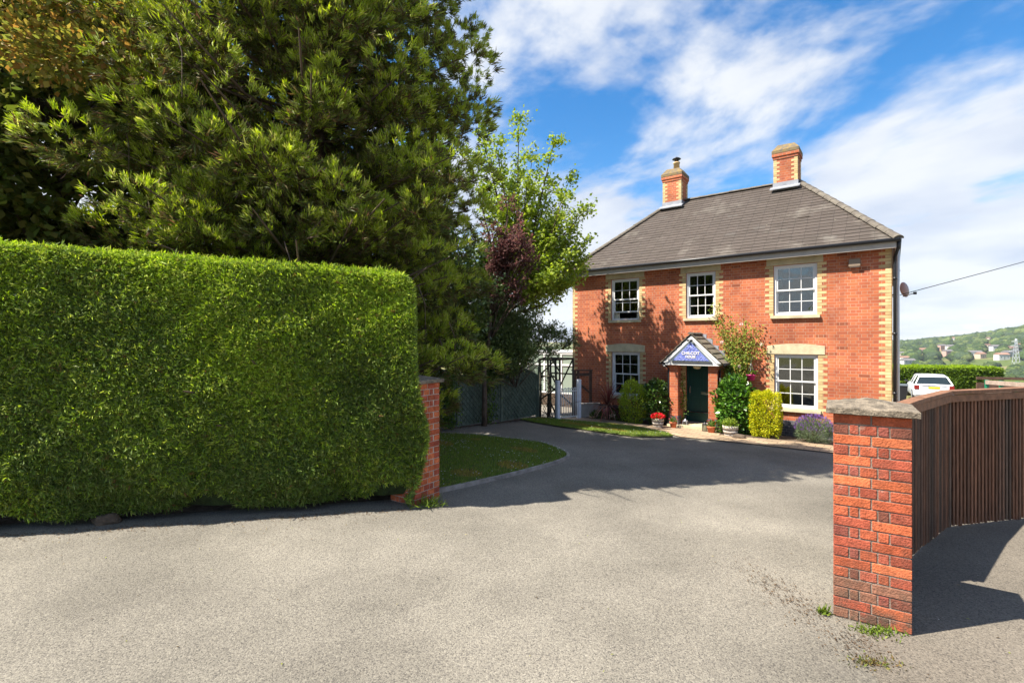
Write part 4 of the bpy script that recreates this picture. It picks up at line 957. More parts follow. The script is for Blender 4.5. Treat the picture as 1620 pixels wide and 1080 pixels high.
# downpipes
d1 = MB(); d1.tube([(W+.13, -OV+.02, ZE+.02), (W+.12, -.2, ZE-.12), (W+.055, -.06, ZE-.32), (W+.055, -.06, ZE-.5), (W+.055, -.06, .0)], .034, 10); 
for z in (1.2, 2.6, 3.9): d1.lathe([(.035, z), (.045, z), (.045, z+.06), (.035, z+.06)], (W+.055, -.06, 0), 12)
hb('downpipe', d1, m_black)
d1 = MB(); d1.tube([(W+.12, .25, ZE-.1), (W+.12, .25, 0)], .03, 8); hb('downpipe', d1, m_white)
# porch
py0 = -.70; 
for a, b in ((3.66, 3.90), (4.74, 4.98)):
    p = MB(); p.box(a, b, py0, py0+.24, h_(-.10), h_(1.36)); pl = hb('porch_pillar', p, m_brick)
    p = MB(); p.box(a-.012, b+.012, py0-.012, py0+.252, h_(-.42), h_(-.10)+.002); build('blue_brick_base', p, m_plinth, pl)
for a_, b_ in ((3.66, 3.84), (4.80, 4.98)): p = MB(); p.box(a_, b_, py0+.24, -.001, h_(-.36), h_(.55)); hb('porch_side_wall', p, m_brick)
p = MB(); p.box(3.6, 5.05, py0-.05, -.025, h_(-.46), h_(-.345)); hb('porch_step', p, m_path if False else m_stone)
gz0 = h_(1.44); gzt = h_(2.20); gx0, gx1 = 3.52, 5.12; gxm = (gx0+gx1)/2; gy = -.86
p = MB(); p.box(gx0+.06, gx1-.06, gy+.03, gy+.15, gz0-.08, gz0+.0); p.box(gx0+.06, gx0+.2, gy+.15, -.002, gz0-.08, gz0); p.box(gx1-.2, gx1-.06, gy+.15, -.002, gz0-.08, gz0); hb('porch_beam', p, m_white, bevel=.004)
p = MB(); p.prism([(gx0+.05, gy+.03, gz0+.001), (gxm, gy+.03, gzt-.06), (gx1-.05, gy+.03, gz0+.001)], (0, .08, 0)); hb('porch_gable', p, m_white)
p = MB()
for s in (-1, 1):
    xe = gx0 if s < 0 else gx1; A = Vector((xe, gy+.0, gz0-.01)); B = Vector((gxm, gy+.0, gzt)); dn = Vector((0, 0, -.10)); p.prism([A, B, B+Vector((0, 0, -.115)), A+Vector((-s*.11, 0, 0))] if True else [], (0, .028, 0))
hb('bargeboard', p, m_white)
p = MB()
for s in (-1, 1):
    xe = gx0-.05 if s < 0 else gx1+.05; e0 = Vector((xe, gy-.03, gz0-.02)); e1 = Vector((xe, -.002, gz0-.02)); r0 = Vector((gxm, gy-.03, gzt+.045)); r1 = Vector((gxm, -.002, gzt+.045))
    n = 6; nn = Vector((s*(gzt-gz0), 0, abs(gxm-xe))).normalized()
    for k in range(n):
        for j in range(4):
            t0 = k/n; t1 = min(1, (k+1.15)/n); s0 = j/4; s1 = (j+1)/4-.006; lf = nn*(.026+random.uniform(0, .006)); lt = nn*.004
            q = [e0.lerp(r0, t0).lerp(e1.lerp(r1, t0), s0)+lf, e0.lerp(r0, t0).lerp(e1.lerp(r1, t0), s1)+lf, e0.lerp(r0, t1).lerp(e1.lerp(r1, t1), s1)+lt, e0.lerp(r0, t1).lerp(e1.lerp(r1, t1), s0)+lt]
            p.prism(q, -nn*.014)
pr_ = hb('porch_roof', p, m_tilemoss)
p = MB(); ridge_tiles(p, (gxm, gy-.04, gzt+.05), (gxm, -.01, gzt+.05), .07, .28); build('ridge_tiles', p, m_ridge, pr_)
p = MB()
xe = gx1+.05
for k in range(5):
    t0 = k/5; t1 = (k+1)/5
    a = Vector((xe+(gxm-xe)*t0, 0, gz0-.02+(gzt+.065-gz0)*t0)); b = Vector((xe+(gxm-xe)*t1, 0, gz0-.02+(gzt+.065-gz0)*t1)); p.prism([(a.x, -.012, a.z+.02), (a.x, -.012, a.z+.16+.03*(k % 2)), (b.x, -.012, a.z+.17+.03*(k % 2)), (b.x, -.012, b.z+.02)], (0, .009, 0)); p.prism([(a.x, -.14, a.z+.045), (a.x, -.012, a.z+.045), (b.x, -.012, b.z+.045), (b.x, -.14, b.z+.045)], (0, 0, .006))
build('lead_flashing', p, m_lead, pr_)
p = MB()
for xe in (gx0-.09, gx1+.09): p = MB(); p.tube([(xe, gy-.02, gz0-.03), (xe, -.01, gz0-.03)], .035, 8); hb('porch_gutter', p, m_black)
p = MB(); p.tube([(gx1+.07, -.55, gz0-.04), (gx1-.10, -.62, gz0-.2), (gx1-.10, -.62, .02)], .025, 8); hb('porch_downpipe', p, m_black); p = MB(); p.tube([(gx0-.07, -.62, gz0-.04), (gx0+.1, -.68, gz0-.2), (gx0+.1, -.68, .02)], .025, 8)
hb('porch_downpipe', p, m_black)
p = MB(); p.lathe([(0, 0), (.10, 0), (.115, -.05), (.08, -.10), (0, -.115)], (4.33, -.35, gz0-.085), 16); hb('porch_lamp', p, mat('lamp_glass', (.75, .70, .45), .3))
# triangular sign on the gable
sg = thing('house_sign', tuple(Vector((2.10, 16.97, 0))+U*gxm+NF*.86+Vector((0, 0, 1.45))), 'blue triangular name sign with white lettering in the porch gable', 'sign', math.atan2(-.614, .789))
p = MB(); p.prism([(-.56, -.02, .02), (0, -.02, .60), (.56, -.02, .02)], (0, .045, 0)); build('backing', p, m_signedge, sg)
p = MB(); p.prism([(-.50, -.028, .045), (0, -.028, .555), (.50, -.028, .045)], (0, .007, 0)); build('face_panel', p, m_blue, sg)
m_pale = mat('sign_scroll', (.42, .46, .78), .6)
p = MB()
def ring2(cx, cz, r, a0, a1, n=14): p.tube([(cx+r*math.cos(a0+(a1-a0)*i/n), -.032, cz+r*math.sin(a0+(a1-a0)*i/n)) for i in range(n+1)], .006, 4)
for s in (-1, 1):
    ring2(s*.30, .10, .045, 0, 5); ring2(s*.20, .085, .035, 2, 7); ring2(s*.09, .40, .04, 0, 5); ring2(s*.38, .085, .03, 1, 6); ring2(s*.05, .08, .03, 0, 4); ring2(s*.17, .31, .035, 1, 6)
p.tube([(-.09, -.032, .33), (0, -.032, .45), (.09, -.032, .33)], .008, 4); p.tube([(0, -.032, .34), (0, -.032, .47)], .007, 4)
build('scrollwork', p, m_pale, sg)
def lettering(txt, size, x, z, y, parent, m, ext=.004):
    cu = bpy.data.curves.new('lettering', 'FONT'); cu.body = txt; cu.size = size; cu.align_x = 'CENTER'; cu.extrude = ext; cu.offset = .003
    o = bpy.data.objects.new('lettering_tmp', cu); COL.objects.link(o); dg = bpy.context.evaluated_depsgraph_get(); me = bpy.data.meshes.new_from_object(o.evaluated_get(dg))
    bpy.data.objects.remove(o); me.materials.clear(); me.materials.append(m); q = bpy.data.objects.new('lettering', me); COL.objects.link(q); q.parent = parent; q.location = (x, y, z); q.rotation_euler = (R(90), 0, 0); return q
lettering('CHILCOT', .115, 0, .215, -.036, sg, m_signtext); lettering('HOUSE', .085, 0, .125, -.036, sg, m_signtext)
# spotlight fittings at the apex
def wallpt(u, v, z): return tuple(Vector((2.10, 16.97, z))+U*u-NF*v)
HA = math.atan2(-.614, .789)
t = thing('spotlight', wallpt(gxm, -.9, 2.06), 'small black twin spotlight at the apex of the porch gable', 'light', HA)
for s in (-1, 1):
    p = MB(); p.lathe([(0, 0), (.02, 0), (.032, -.05), (0, -.05)], (s*.05, -.01, 0), 10, 'y'); build('lamp_head', p, m_black, t)
p = MB(); p.box(-.05, .05, -.008, .02, .0, .015); build('bracket', p, m_black, t)
t = thing('alarm_box', wallpt(8.02, 0, 3.86), 'beige burglar alarm box high on the wall right of the upstairs window', 'alarm', HA)
p = MB(); p.box(-.12, .12, -.10, 0, 0, .19); build('casing', p, m_buff, t, bevel=.01)
p = MB(); p.box(-.10, .10, -.07, -.01, -.012, 0); build('lamp_cover', p, m_white, t)
# satellite dish on the side wall
t = thing('satellite_dish', wallpt(W, 1.2, 3.25), 'grey satellite dish on the right side wall of the brick house', 'satellite dish', HA)
p = MB(); p.T = Matrix.Translation((.20, 0, .08)) @ Matrix.Scale(.78, 4) @ Matrix.Rotation(R(25), 4, 'Z') @ Matrix.Rotation(R(-12), 4, 'Y'); p.lathe([(0, .0), (.1, .012), (.2, .045), (.25, .075), (.25, .08), (.2, .052), (.1, .02), (0, .008)], (0, 0, 0), 22, 'x'); build('dish', p, mat('dish_grey', (.74, .80, .88), .5), t)
p = MB(); p.tube([(0, 0, -.05), (.10, 0, .05)], .015, 6); p.tube([(.22, 0, -.08), (.44, -.1, -.02)], .010, 6); build('bracket_arm', p, m_black, t)
p = MB(); p.box(.42, .49, -.13, -.08, -.05, .01); build('receiver', p, m_black, t)
# cables
c = MB(); a = Vector(wallpt(W, .3, 3.1)); b = Vector((45, 22, 13)); pts = []
for i in range(13): k = i/12; q = a.lerp(b, k); q.z -= math.sin(math.pi*k)*.5; pts.append(q)
c.tube(pts, .009, 5); tag(build('overhead_cable', c, m_black), 'thin black overhead cable rising right from the house corner', 'cable')
c = MB(); c.tube([(-60, 70, 12), (-5, 66, 10.2), (8, 65, 9.8)], .018, 4); tag(build('overhead_cable', c, m_black), 'faint cable crossing the sky left of the house', 'cable')

# ------------------------------------------------------------------ plants along the house
def bush(name, u, s, ru, rs, h, label, pal, leaf, n, m=None, box=False, cat='shrub', z0=None, core=.72, up=.3):
    """u,s centre on the ground; leaves over the surface and through the volume of a lumpy form"""
    b = P_us(u, s, .01); t = thing(name, b, label, cat); lv = Leaves(); z0 = b[2]
    st = MB()
    for k in range(6):
        a = random.uniform(0, 6.28); r = random.uniform(.3, .8); st.tube([(b[0], b[1], z0), (b[0]+math.cos(a)*ru*r*.4, b[1]+math.sin(a)*ru*r*.4, z0+h*.4), (b[0]+math.cos(a)*ru*r, b[1]+math.sin(a)*ru*r, z0+h*.85)], [.014, .01, .004], 5, cap=False)
    build('stem', st, m_bark, t, world=True)
    q = sph(n)
    if box: q = q/np.maximum(np.abs(q).max(1, keepdims=True), 1e-6)*.55+q*.45; q = q/1.0
    f = RNG.uniform(0, 1, (n, 1))**.4*.55+.45
    lob = sph(9); lump = .92+(.10 if box else .30)*np.clip(np.max((q@lob.T-.78)/.22, axis=1, keepdims=True), 0, 1)**.7*(RNG.uniform(size=(n, 1)) < .85)+.07*np.sin(q[:, :1]*9+u*3)
    L3 = q*f*lump*np.array((ru, rs, h*.5)); P = np.array((b[0], b[1], z0+h*.5))+np.outer(L3[:, 0], np.array(U))+np.outer(L3[:, 1], np.array(NF))+np.outer(L3[:, 2], (0, 0, 1.))
    P[:, 2] = np.maximum(P[:, 2], z0+.02)
    Dq = np.outer(q[:, 0], np.array(U))+np.outer(q[:, 1], np.array(NF))+np.outer(q[:, 2], (0, 0, 1.))
    D = Dq*.8+rnd(n, .5); D[:, 2] += up; Nn = Dq*.6+rnd(n, .4); Nn[:, 2] += .6
    lv.add(P, D, leaf[0]*RNG.uniform(.6, 1.2, n), leaf[1]*RNG.uniform(.7, 1.1, n), pick(pal, n, .2), flat=Nn)
    lv.build('foliage', m or m_leaf, t); return t, b
bush('golden_shrub', 2.62, .80, .42, .36, 1.32, 'lime green rounded shrub in front of the lower left window', [(.34, .44, .05), (.40, .48, .05), (.26, .36, .04)], (.05, .035), 5600)
bush('camellia_shrub', 3.22, .62, .40, .35, 1.32, 'dark glossy shrub left of the porch beside the lime green one', [(.04, .09, .015), (.06, .12, .02), (.09, .16, .025)], (.10, .055), 2600, m_gloss)
bush('hydrangea_shrub', 5.42, .55, .50, .42, 1.45, 'big glossy green leafy shrub right of the porch', [(.08, .19, .02), (.11, .24, .025), (.06, .14, .02), (.15, .27, .04)], (.13, .085), 3000, m_gloss)
bush('privet_shrub', 6.15, .72, .37, .34, 1.22, 'bright yellow clipped square shrub by the lower right window', [(.50, .48, .015), (.60, .56, .02), (.42, .44, .02), (.32, .38, .02)], (.045, .03), 9500, None, True)
bush('garden_plant', 5.05, .95, .13, .13, .32, 'small leafy green plant at the foot of the right porch pillar', [(.09, .18, .02), (.12, .22, .03)], (.07, .045), 260, m_gloss, cat='plant')
bush('garden_plant', 2.0, .55, .42, .25, .34, 'low dark green ground plants behind the spiky red plant', [(.05, .09, .015), (.07, .12, .02)], (.07, .03), 1300, None, cat='plant')
bush('garden_plant', 1.30, .70, .22, .15, .22, 'low green tuft beside the white garden gate', [(.05, .10, .015), (.08, .14, .02)], (.09, .018), 500, None, cat='plant')
bush('garden_plant', -.1, -2.2, .9, .5, .9, 'dark garden shrub seen through the bars of the white gate', [(.07, .11, .03), (.10, .14, .04), (.14, .10, .07)], (.10, .05), 2600, None, cat='shrub')
# lavender
t, b = bush('lavender_plant', 7.25, .78, .36, .30, .55, 'grey green lavender bush with purple flower spikes', [(.14, .19, .10), (.18, .22, .12), (.10, .15, .07)], (.11, .008), 4200, None, cat='plant', up=.9)
lv = Leaves(); n = 420; q = sph(n); q[:, 2] = np.abs(q[:, 2])*.6+.4; P = np.array(b)+q*np.array((.40, .35, .56))*1.05+np.array((0, 0, .06)); D = q*.5+rnd(n, .15); D[:, 2] += 1
lv.add(P, D, RNG.uniform(.05, .09, n), .020, pick([(.20, .11, .34), (.26, .15, .40), (.17, .10, .26)], n)); lv.build('flowers', m_petal, t)
# spiky red cordyline
t = thing('cordyline_plant', P_us(1.72, .75, .01), 'spiky dark red cordyline in front of the lower left wall', 'plant'); b = np.array(t.location)
st = MB(); st.tube([tuple(b), (b[0], b[1], b[2]+.45)], [.045, .03], 8); build('stem', st, m_bark, t, world=True)
lv = Leaves(); n = 130
for i in range(n):
    a = RNG.uniform(0, 6.28); el = RNG.uniform(-.5, 1.5); L_ = RNG.uniform(.6, .95); d = np.array((math.cos(a)*math.cos(el), math.sin(a)*math.cos(el), math.sin(el)+.15)); p = b+np.array((0, 0, .46)); segs = 5; w0 = .045
    c = pick([(.22, .06, .05), (.30, .10, .08), (.16, .05, .045), (.42, .24, .17)], 1)[0]; side = np.cross(d, (0, 0, 1.)); side = side/(np.linalg.norm(side)+1e-6)
    for k in range(segs):
        d2 = d+np.array((0, 0, -.09*k)); d2 = d2/np.linalg.norm(d2); q2 = p+d2*L_/segs; wa = w0*(1-k/segs*.85); wb = w0*(1-(k+1)/segs*.85)
        lv.V.append(np.array([p-side*wa/2, p+side*wa/2, q2+side*wb/2, q2-side*wb/2])); lv.C.append(np.tile(c, (4, 1))); p = q2; d = d2
lv.build('leaves', m_leaf, t)
# climbing rose on the wall
t = thing('climbing_rose', P_us(5.2, .12, .01), 'climbing rose with yellowing leaves on the wall right of the porch', 'climber'); st = MB(); lv = Leaves()
b = Vector(t.location)
ends = [(4.75, 2.95), (4.95, 2.6), (5.25, 2.55), (5.6, 2.45), (5.9, 2.35), (5.35, 2.1), (5.75, 1.95), (5.95, 1.75), (5.3, 1.7), (5.65, 1.5), (5.2, 1.4), (5.15, 2.2), (5.5, 2.25), (5.2, 1.15), (5.6, 1.2)]
for (u, z) in ends:
    o = random.uniform(.10, .38); E_ = Vector(wallpt(u, -o, z)); m0 = Vector(wallpt(5.18+random.uniform(-.05, .1), -.12, 1.0)); 
    pts = [b.lerp(m0, k/3) for k in range(4)]+[m0.lerp(E_, k/5)+Vector((0, 0, .12*math.sin(math.pi*k/5))) for k in range(1, 6)]; st.tube(pts, [.012]*4+[.01, .008, .006, .004, .003], 5, cap=False)
    for k in range(4, 9):
        n = 46; P = np.array(pts[k])+rnd(n, .105); P -= np.outer(np.maximum((P-np.array(wallpt(0, -.02, 0)))@(-np.array(NF)), 0), -np.array(NF)) ; D = rnd(n, .8); D[:, 2] += .1; Nn = rnd(n, .5)+np.array(NF)*.6; Nn[:, 2] += .5
        lv.add(P, D, RNG.uniform(.035, .075, n), RNG.uniform(.028, .05, n), pick([(.17, .26, .04), (.24, .32, .05), (.12, .20, .03), (.28, .30, .06), (.34, .24, .06)], n), flat=Nn)
build('stem', st, m_stem, t, world=True); lv.build('foliage', m_leaf, t)
lv = Leaves()
for (u, z, o) in ((5.98, 1.95, .2), (5.5, 2.5, .3), (5.45, 1.35, .3), (5.0, 2.0, .35)):
    n = 26; q = sph(n); P = np.array(wallpt(u, -o, z))+q*.02; lv.add(P, q, .035, .035, pick([(.75, .55, .55), (.8, .7, .66)], n, .05))
lv.build('rose_bloom', m_petal, t)
# small climber inside the porch on the left pillar
t = thing('porch_climber', P_us(3.98, .50, .1), 'thin climbing plant on the inner side of the left porch pillar', 'climber'); lv = Leaves(); st = MB(); b = Vector(t.location); st.tube([b, b+Vector((.02, 0, .6)), b+Vector((-.02, .02, 1.45))], [.008, .006, .003], 5); n = 240; f = RNG.uniform(.1, 1.45, n); P = np.array(b)+np.stack([RNG.normal(size=n)*.05, RNG.normal(size=n)*.05, f], 1); lv.add(P, rnd(n), .055, .04, pick(PG, n)); build('stem', st, m_stem, t, world=True); lv.build('foliage', m_leaf, t)

# ------------------------------------------------------------------ pots and lanterns
def barrel(u, s, r, h, label, pal, red):
    b = P_us(u, s, .02); t = thing('barrel_planter', b, label, 'planter'); c = (b[0], b[1], b[2])
    for i, (z0, z1, r0, r1) in enumerate(((0, .22, .72, .82), (.22, .30, .84, .86), (.30, .58, .85, .95), (.58, .66, .97, .98), (.66, 1.0, .97, 1.0))):
        p = MB(); p.cur = (.46, .41, .36) if i % 2 == 0 else (.06, .05, .045); p.lathe([(0, z0*h), (r0*r, z0*h), (r1*r, z1*h-.001), (r1*r-.02, z1*h-.001)]+([(r1*r-.02, h-.03), (0, h-.03)] if i == 4 else []), c, 20); build('barrel_hoop' if i % 2 else 'barrel_staves', p, m_barrel, t, world=True)
    lv = Leaves(); n = 420; q = sph(n); q[:, 2] = np.abs(q[:, 2]); P = np.array(c)+np.array((0, 0, h-.03))+q*np.array((r*1.0, r*1.0, r*(.6 if red else 1.15)))*RNG.uniform(.4, 1, (n, 1)); Nn = rnd(n, .4); Nn[:, 2] += 1; D = q+rnd(n, .5)
    lv.add(P, D, .055, .04, pick(pal, n), flat=Nn); lv.build('foliage', m_leaf, t)
    if red:
        lv = Leaves(); n = 260; q = sph(n); q[:, 2] = np.abs(q[:, 2]); P = np.array(c)+np.array((0, 0, h+.02))+q*np.array((r, r, r*.55)); lv.add(P, q+rnd(n, .5), .05, .045, pick([(.62, .02, .03), (.72, .04, .05), (.5, .015, .03)], n, .1)); lv.build('flowers', m_petal, t)
barrel(3.50, 1.18, .17, .26, 'half barrel planter full of red geraniums left of the porch', PG, True)
barrel(5.48, 1.36, .19, .27, 'half barrel planter with lime green plant right of the porch', [(.20, .28, .04), (.26, .33, .05), (.15, .22, .03)], False)
def pot(u, s, r, h, label, red=False, pal=PG):
    b = P_us(u, s, .02); t = thing('flower_pot', b, label, 'flower pot'); p = MB(); p.lathe([(0, 0), (r*.72, 0), (r*.95, h*.75), (r*1.05, h*.76), (r*1.05, h), (r*.92, h), (r*.9, h-.02), (0, h-.025)], tuple(b), 18); build('pot', p, m_terracotta, t, world=True)
    lv = Leaves(); n = 130; q = sph(n); q[:, 2] = np.abs(q[:, 2]); P = np.array(b)+np.array((0, 0, h-.02))+q*np.array((r, r, r*1.6))*RNG.uniform(.3, 1, (n, 1)); lv.add(P, q+rnd(n, .4), .05, .03, pick(pal, n)); lv.build('foliage', m_leaf, t)
    if red: lv = Leaves(); n = 24; q = sph(n); q[:, 2] = np.abs(q[:, 2]); P = np.array(b)+np.array((0, 0, h+.06))+q*r; lv.add(P, q, .03, .03, pick([(.6, .03, .05)], n)); lv.build('flowers', m_petal, t)
pot(3.86, .95, .10, .17, 'square-shouldered terracotta pot at the foot of the left porch pillar', True)
pot(4.93, 1.08, .11, .17, 'orange terracotta pot with pink flowers by the right porch pillar', True)
def lantern(u, s, label, m):
    b = P_us(u, s, .02); t = thing('lantern', b, label, 'lantern', HA); p = MB(); p.box(-.055, .055, -.055, .055, 0, .02); p.box(-.055, .055, -.055, .055, .17, .185)
    for i in (-1, 1):
        for j in (-1, 1): p.box(i*.05-.005, i*.05+.005, j*.05-.005, j*.05+.005, .02, .17)
    p.prism([(-.055, -.055, .185), (.055, -.055, .185), (.055, .055, .185), (-.055, .055, .185)], (0, 0, .012)); p.lathe([(.05, .197), (.012, .235), (.012, .25), (0, .25)], (0, 0, 0), 8); build('frame', p, m, t)
    p = MB(); p.box(-.044, .044, -.044, .044, .021, .169); build('glass', p, m_glass, t)
lantern(4.08, .60, 'small grey lantern on the step beside the left porch pillar', m_galv); lantern(4.72, .95, 'small dark lantern left of the orange pot by the right pillar', m_black)
t = thing('garden_rock', P_us(5.72, 1.52, .015), 'flat brown rock lying beside the right barrel planter', 'rock'); p = MB(); c = t.location; p.blob((c.x, c.y, c.z+.03), (.17, .12, .07), 3, 3, .15); build('stone', p, m_rock, t, world=True)
# hanging pink pot with hook, bird ornament left of the porch
t = thing('hanging_pot', wallpt(5.72, -.22, .98), 'bright pink pot hanging on the wall beside the climbing rose', 'hanging pot'); b = Vector(t.location)
p = MB(); p.lathe([(0, 0), (.085, 0), (.115, .13), (.125, .13), (.125, .155), (.105, .155), (0, .145)], tuple(b), 18); build('pot', p, m_pink, t, world=True)
p = MB(); 
for a in (0, 2.1, 4.2): p.tube([b+Vector((.11*math.cos(a), .11*math.sin(a), .14)), b+Vector((0, 0, .5))], .004, 4)
p.tube([b+Vector((0, 0, .5)), Vector(wallpt(5.72, -.0, 1.60))], .008, 4); build('hanger', p, m_white, t, world=True)
lv = Leaves(); n = 150; q = sph(n); q[:, 2] = np.abs(q[:, 2]); lv.add(np.array(b)+np.array((0, 0, .15))+q*.10, q, .05, .035, pick(PG, n)); lv.build('foliage', m_leaf, t)
t = thing('hanging_ornament', wallpt(3.38, -.35, 1.25), 'white bird ornament hanging from a bracket left of the porch', 'ornament'); b = Vector(t.location)
p = MB(); p.blob((b.x, b.y, b.z+.05), (.035, .03, .03), 1, 2, .1); p.prism([b+Vector((0, 0, .06)), b+Vector((.08, -.06, .16)), b+Vector((.02, -.03, .03))], (.004, .006, 0)); p.prism([b+Vector((0, 0, .06)), b+Vector((-.07, .05, .13)), b+Vector((-.02, .03, .03))], (.004, .006, 0)); build('bird', p, m_white, t, world=True)
p = MB(); p.tube([b+Vector((0, 0, .08)), b+Vector((0, 0, .28)), Vector(wallpt(3.40, 0, 1.55))], .006, 5); build('bracket', p, m_black, t, world=True)

# ------------------------------------------------------------------ green trellis fence, arch, white gate
FA = Vector((-3.7, 10.35, 0)); FB = Vector((.81, 15.62, 0)); fd = (FB-FA).normalized(); fn = Vector((fd.y, -fd.x, 0))
t = thing('trellis_fence', (-1.3, 13.15, gz(-1.3, 13.15)), 'dark green trellis fence with arched panels at the back of the lawn', 'fence')
LT = (FB-FA).length; npan = 4; pw = LT/npan
for k in range(npan+1):
    q = FA+fd*pw*k; g = gz(q.x, q.y); p = MB(); p.obox((q.x, q.y, g+.78), fd*.045, fn*.045, (0, 0, .80)); p.obox((q.x, q.y, g+1.60), fd*.06, fn*.06, (0, 0, .02)); build('post', p, m_greenfence, t, world=True, bevel=.004)
for k in range(npan):
    a = FA+fd*(pw*k+.05); b = FA+fd*(pw*(k+1)-.05); L_ = (b-a).length; g = (gz(a.x, a.y)+gz(b.x, b.y))/2; p = MB(); n = 12
    top = lambda s: 1.32+.22*math.sin(math.pi*s)
    for i in range(n):
        s0 = i/n; s1 = (i+1)/n; A = a+fd*L_*s0; B = a+fd*L_*s1; p.prism([(A.x, A.y, g+.04), (B.x-fd.x*.008, B.y-fd.y*.008, g+.04), (B.x-fd.x*.008, B.y-fd.y*.008, g+top(s1)), (A.x, A.y, g+top(s0))], -fn*.012)
    build('boards', p, m_greenfence, t, world=True)
    p = MB()
    for sgn in (1, -1):
        x = -1.4
        while x < L_+1.4:
            # one diagonal lath clipped to the panel
            pts = []
            for j in range(0, 41):
                z = .08+j*.035; s = x+sgn*(z-.7)
                if 0 < s < L_ and z < top(s/L_)-.02: pts.append((s, z))
            if len(pts) > 2:
                (sa, za), (sb, zb) = pts[0], pts[-1]; o = fn*(.012 if sgn > 0 else .022); p.bar(Vector((a.x, a.y, g+za))+fd*sa+o, Vector((a.x, a.y, g+zb))+fd*sb+o, .008, .022, fn)
            x += .15
    for i in range(n):
        s0 = i/n; s1 = (i+1)/n; A = a+fd*L_*s0; B = a+fd*L_*s1; p.bar((A.x, A.y, g+top(s0)), (B.x, B.y, g+top(s1)), .05, .035)
    build('trellis', p, m_greenfence, t, world=True)
# climber stems on the fence
for (s, lab, n) in ((3.05, 'leafy climber covering the first trellis post right of the pier', 900), (4.5, 'thin climber with pale stems on the middle of the trellis fence', 420), (1.9, 'low green shrub at the foot of the trellis fence by the pier', 500)):
    q = FA+fd*s+fn*.12; g = gz(q.x, q.y); t = thing('fence_climber', (q.x, q.y, g), lab, 'climber'); lv = Leaves(); st = MB(); hh = .7 if 'low' in lab else 1.5
    for k in range(4): st.tube([(q.x, q.y, g), (q.x+random.gauss(0, .08), q.y+random.gauss(0, .08), g+hh*.5), (q.x+random.gauss(0, .18), q.y+random.gauss(0, .18), g+hh)], [.01, .007, .003], 4, cap=False)
    z = RNG.uniform(0, hh, n); P = np.stack([q.x+fd.x*RNG.normal(size=n)*.16+fn.x*np.abs(RNG.normal(size=n))*.08, q.y+fd.y*RNG.normal(size=n)*.16+fn.y*np.abs(RNG.normal(size=n))*.08, g+z], 1)
    lv.add(P, rnd(n)+np.array((0, 0, .2)), .07, .045, pick(PG, n)); build('stem', st, m_stem, t, world=True); lv.build('foliage', m_leaf, t)
# rustic arch
t = thing('rustic_arch', (1.2, 15.6, gz(1.2, 15.6)), 'rustic pole arch and trellis beside the white garden gate', 'arch'); g = gz(1.2, 15.6)
A = [(.90, 15.75), (1.15, 15.60), (1.37, 15.35)]; Bk = [(1.32, 16.8), (1.62, 16.6), (2.02, 16.2)]
p = MB()
for (x, y) in A: p = MB(); p.tube([(x, y, g-.02), (x+.02, y, g+.9), (x-.01, y, g+1.86)], [.042, .038, .036], 8); build('pole', p, m_rustic, t, world=True)
for (x, y) in Bk: p = MB(); p.tube([(x, y, g-.02), (x, y, g+1.86)], [.04, .034], 8); build('pole', p, m_rustic, t, world=True)
def rp(a, b, za, zb, r=.026):
    p = MB(); p.tube([(a[0], a[1], g+za), (b[0], b[1], g+zb)], r, 7); build('brace', p, m_rustic, t, world=True)
rp(A[0], A[2], 1.86, 1.86, .035); rp(A[2], Bk[2], 1.86, 1.86, .035); rp(A[0], Bk[0], 1.86, 1.86, .03); rp(Bk[0], Bk[2], 1.86, 1.86, .035)
rp(A[0], A[2], .55, .95); rp(A[0], A[2], 1.35, 1.86); rp(A[1], A[2], .65, .15); rp(A[0], A[2], 1.32, 1.32); rp(Bk[0], Bk[2], 1.35, 1.35); rp(Bk[0], Bk[1], 1.35, .7); rp(Bk[1], Bk[2], .9, 1.86); rp(Bk[0], Bk[2], .9, .3); rp(Bk[0], Bk[1], 1.86, 1.4)
lv = Leaves(); n = 260; k = RNG.integers(0, 3, n); AA = np.array(A)[k]; P = np.stack([AA[:, 0]+RNG.normal(size=n)*.07, AA[:, 1]+RNG.normal(size=n)*.07, g+RNG.uniform(.3, 1.5, n)], 1); 
cl = thing('arch_climber', (1.1, 15.5, g), 'sparse dark climber twisting on the rustic arch poles', 'climber'); lv.add(P, rnd(n), .07, .045, pick([(.04, .06, .02), (.06, .05, .03)], n)); lv.build('foliage', m_leaf, cl)
st = MB()
for k in range(6): st.tube([(1.15+random.gauss(0, .1), 15.5, g), (1.15+random.gauss(0, .15), 15.5, g+.3), (1.2+random.gauss(0, .3), 15.4, g+.55)], [.014, .01, .005], 5)
build('stem', st, m_bark, cl, world=True)
# white gate
G0 = Vector((1.42, 15.16, 0)); G1 = Vector((2.13, 15.60, 0)); g = gz(1.8, 15.4); gd = (G1-G0).normalized(); gn = Vector((gd.y, -gd.x, 0))
t = thing('garden_gate', (1.78, 15.38, g), 'white metal garden gate with scroll top between white posts', 'gate')
for q in (G0, G1): p = MB(); p.obox((q.x, q.y, g+.60), gd*.055, gn*.055, (0, 0, .61)); p.obox((q.x, q.y, g+1.215), gd*.06, gn*.06, (0, 0, .012)); build('post', p, m_whitewood, t, world=True, bevel=.006)
p = MB(); a = G0+gd*.08; b = G1-gd*.08; L_ = (b-a).length
for z in (.08, .88): p.bar((a.x, a.y, g+z), (b.x, b.y, g+z), .018, .03)
for k in range(11): q = a+gd*L_*k/10; p.tube([(q.x, q.y, g+.08), (q.x, q.y, g+(.97 if k % 2 else .9))], .012, 6)
build('bars', p, m_white, t, world=True); p = MB()
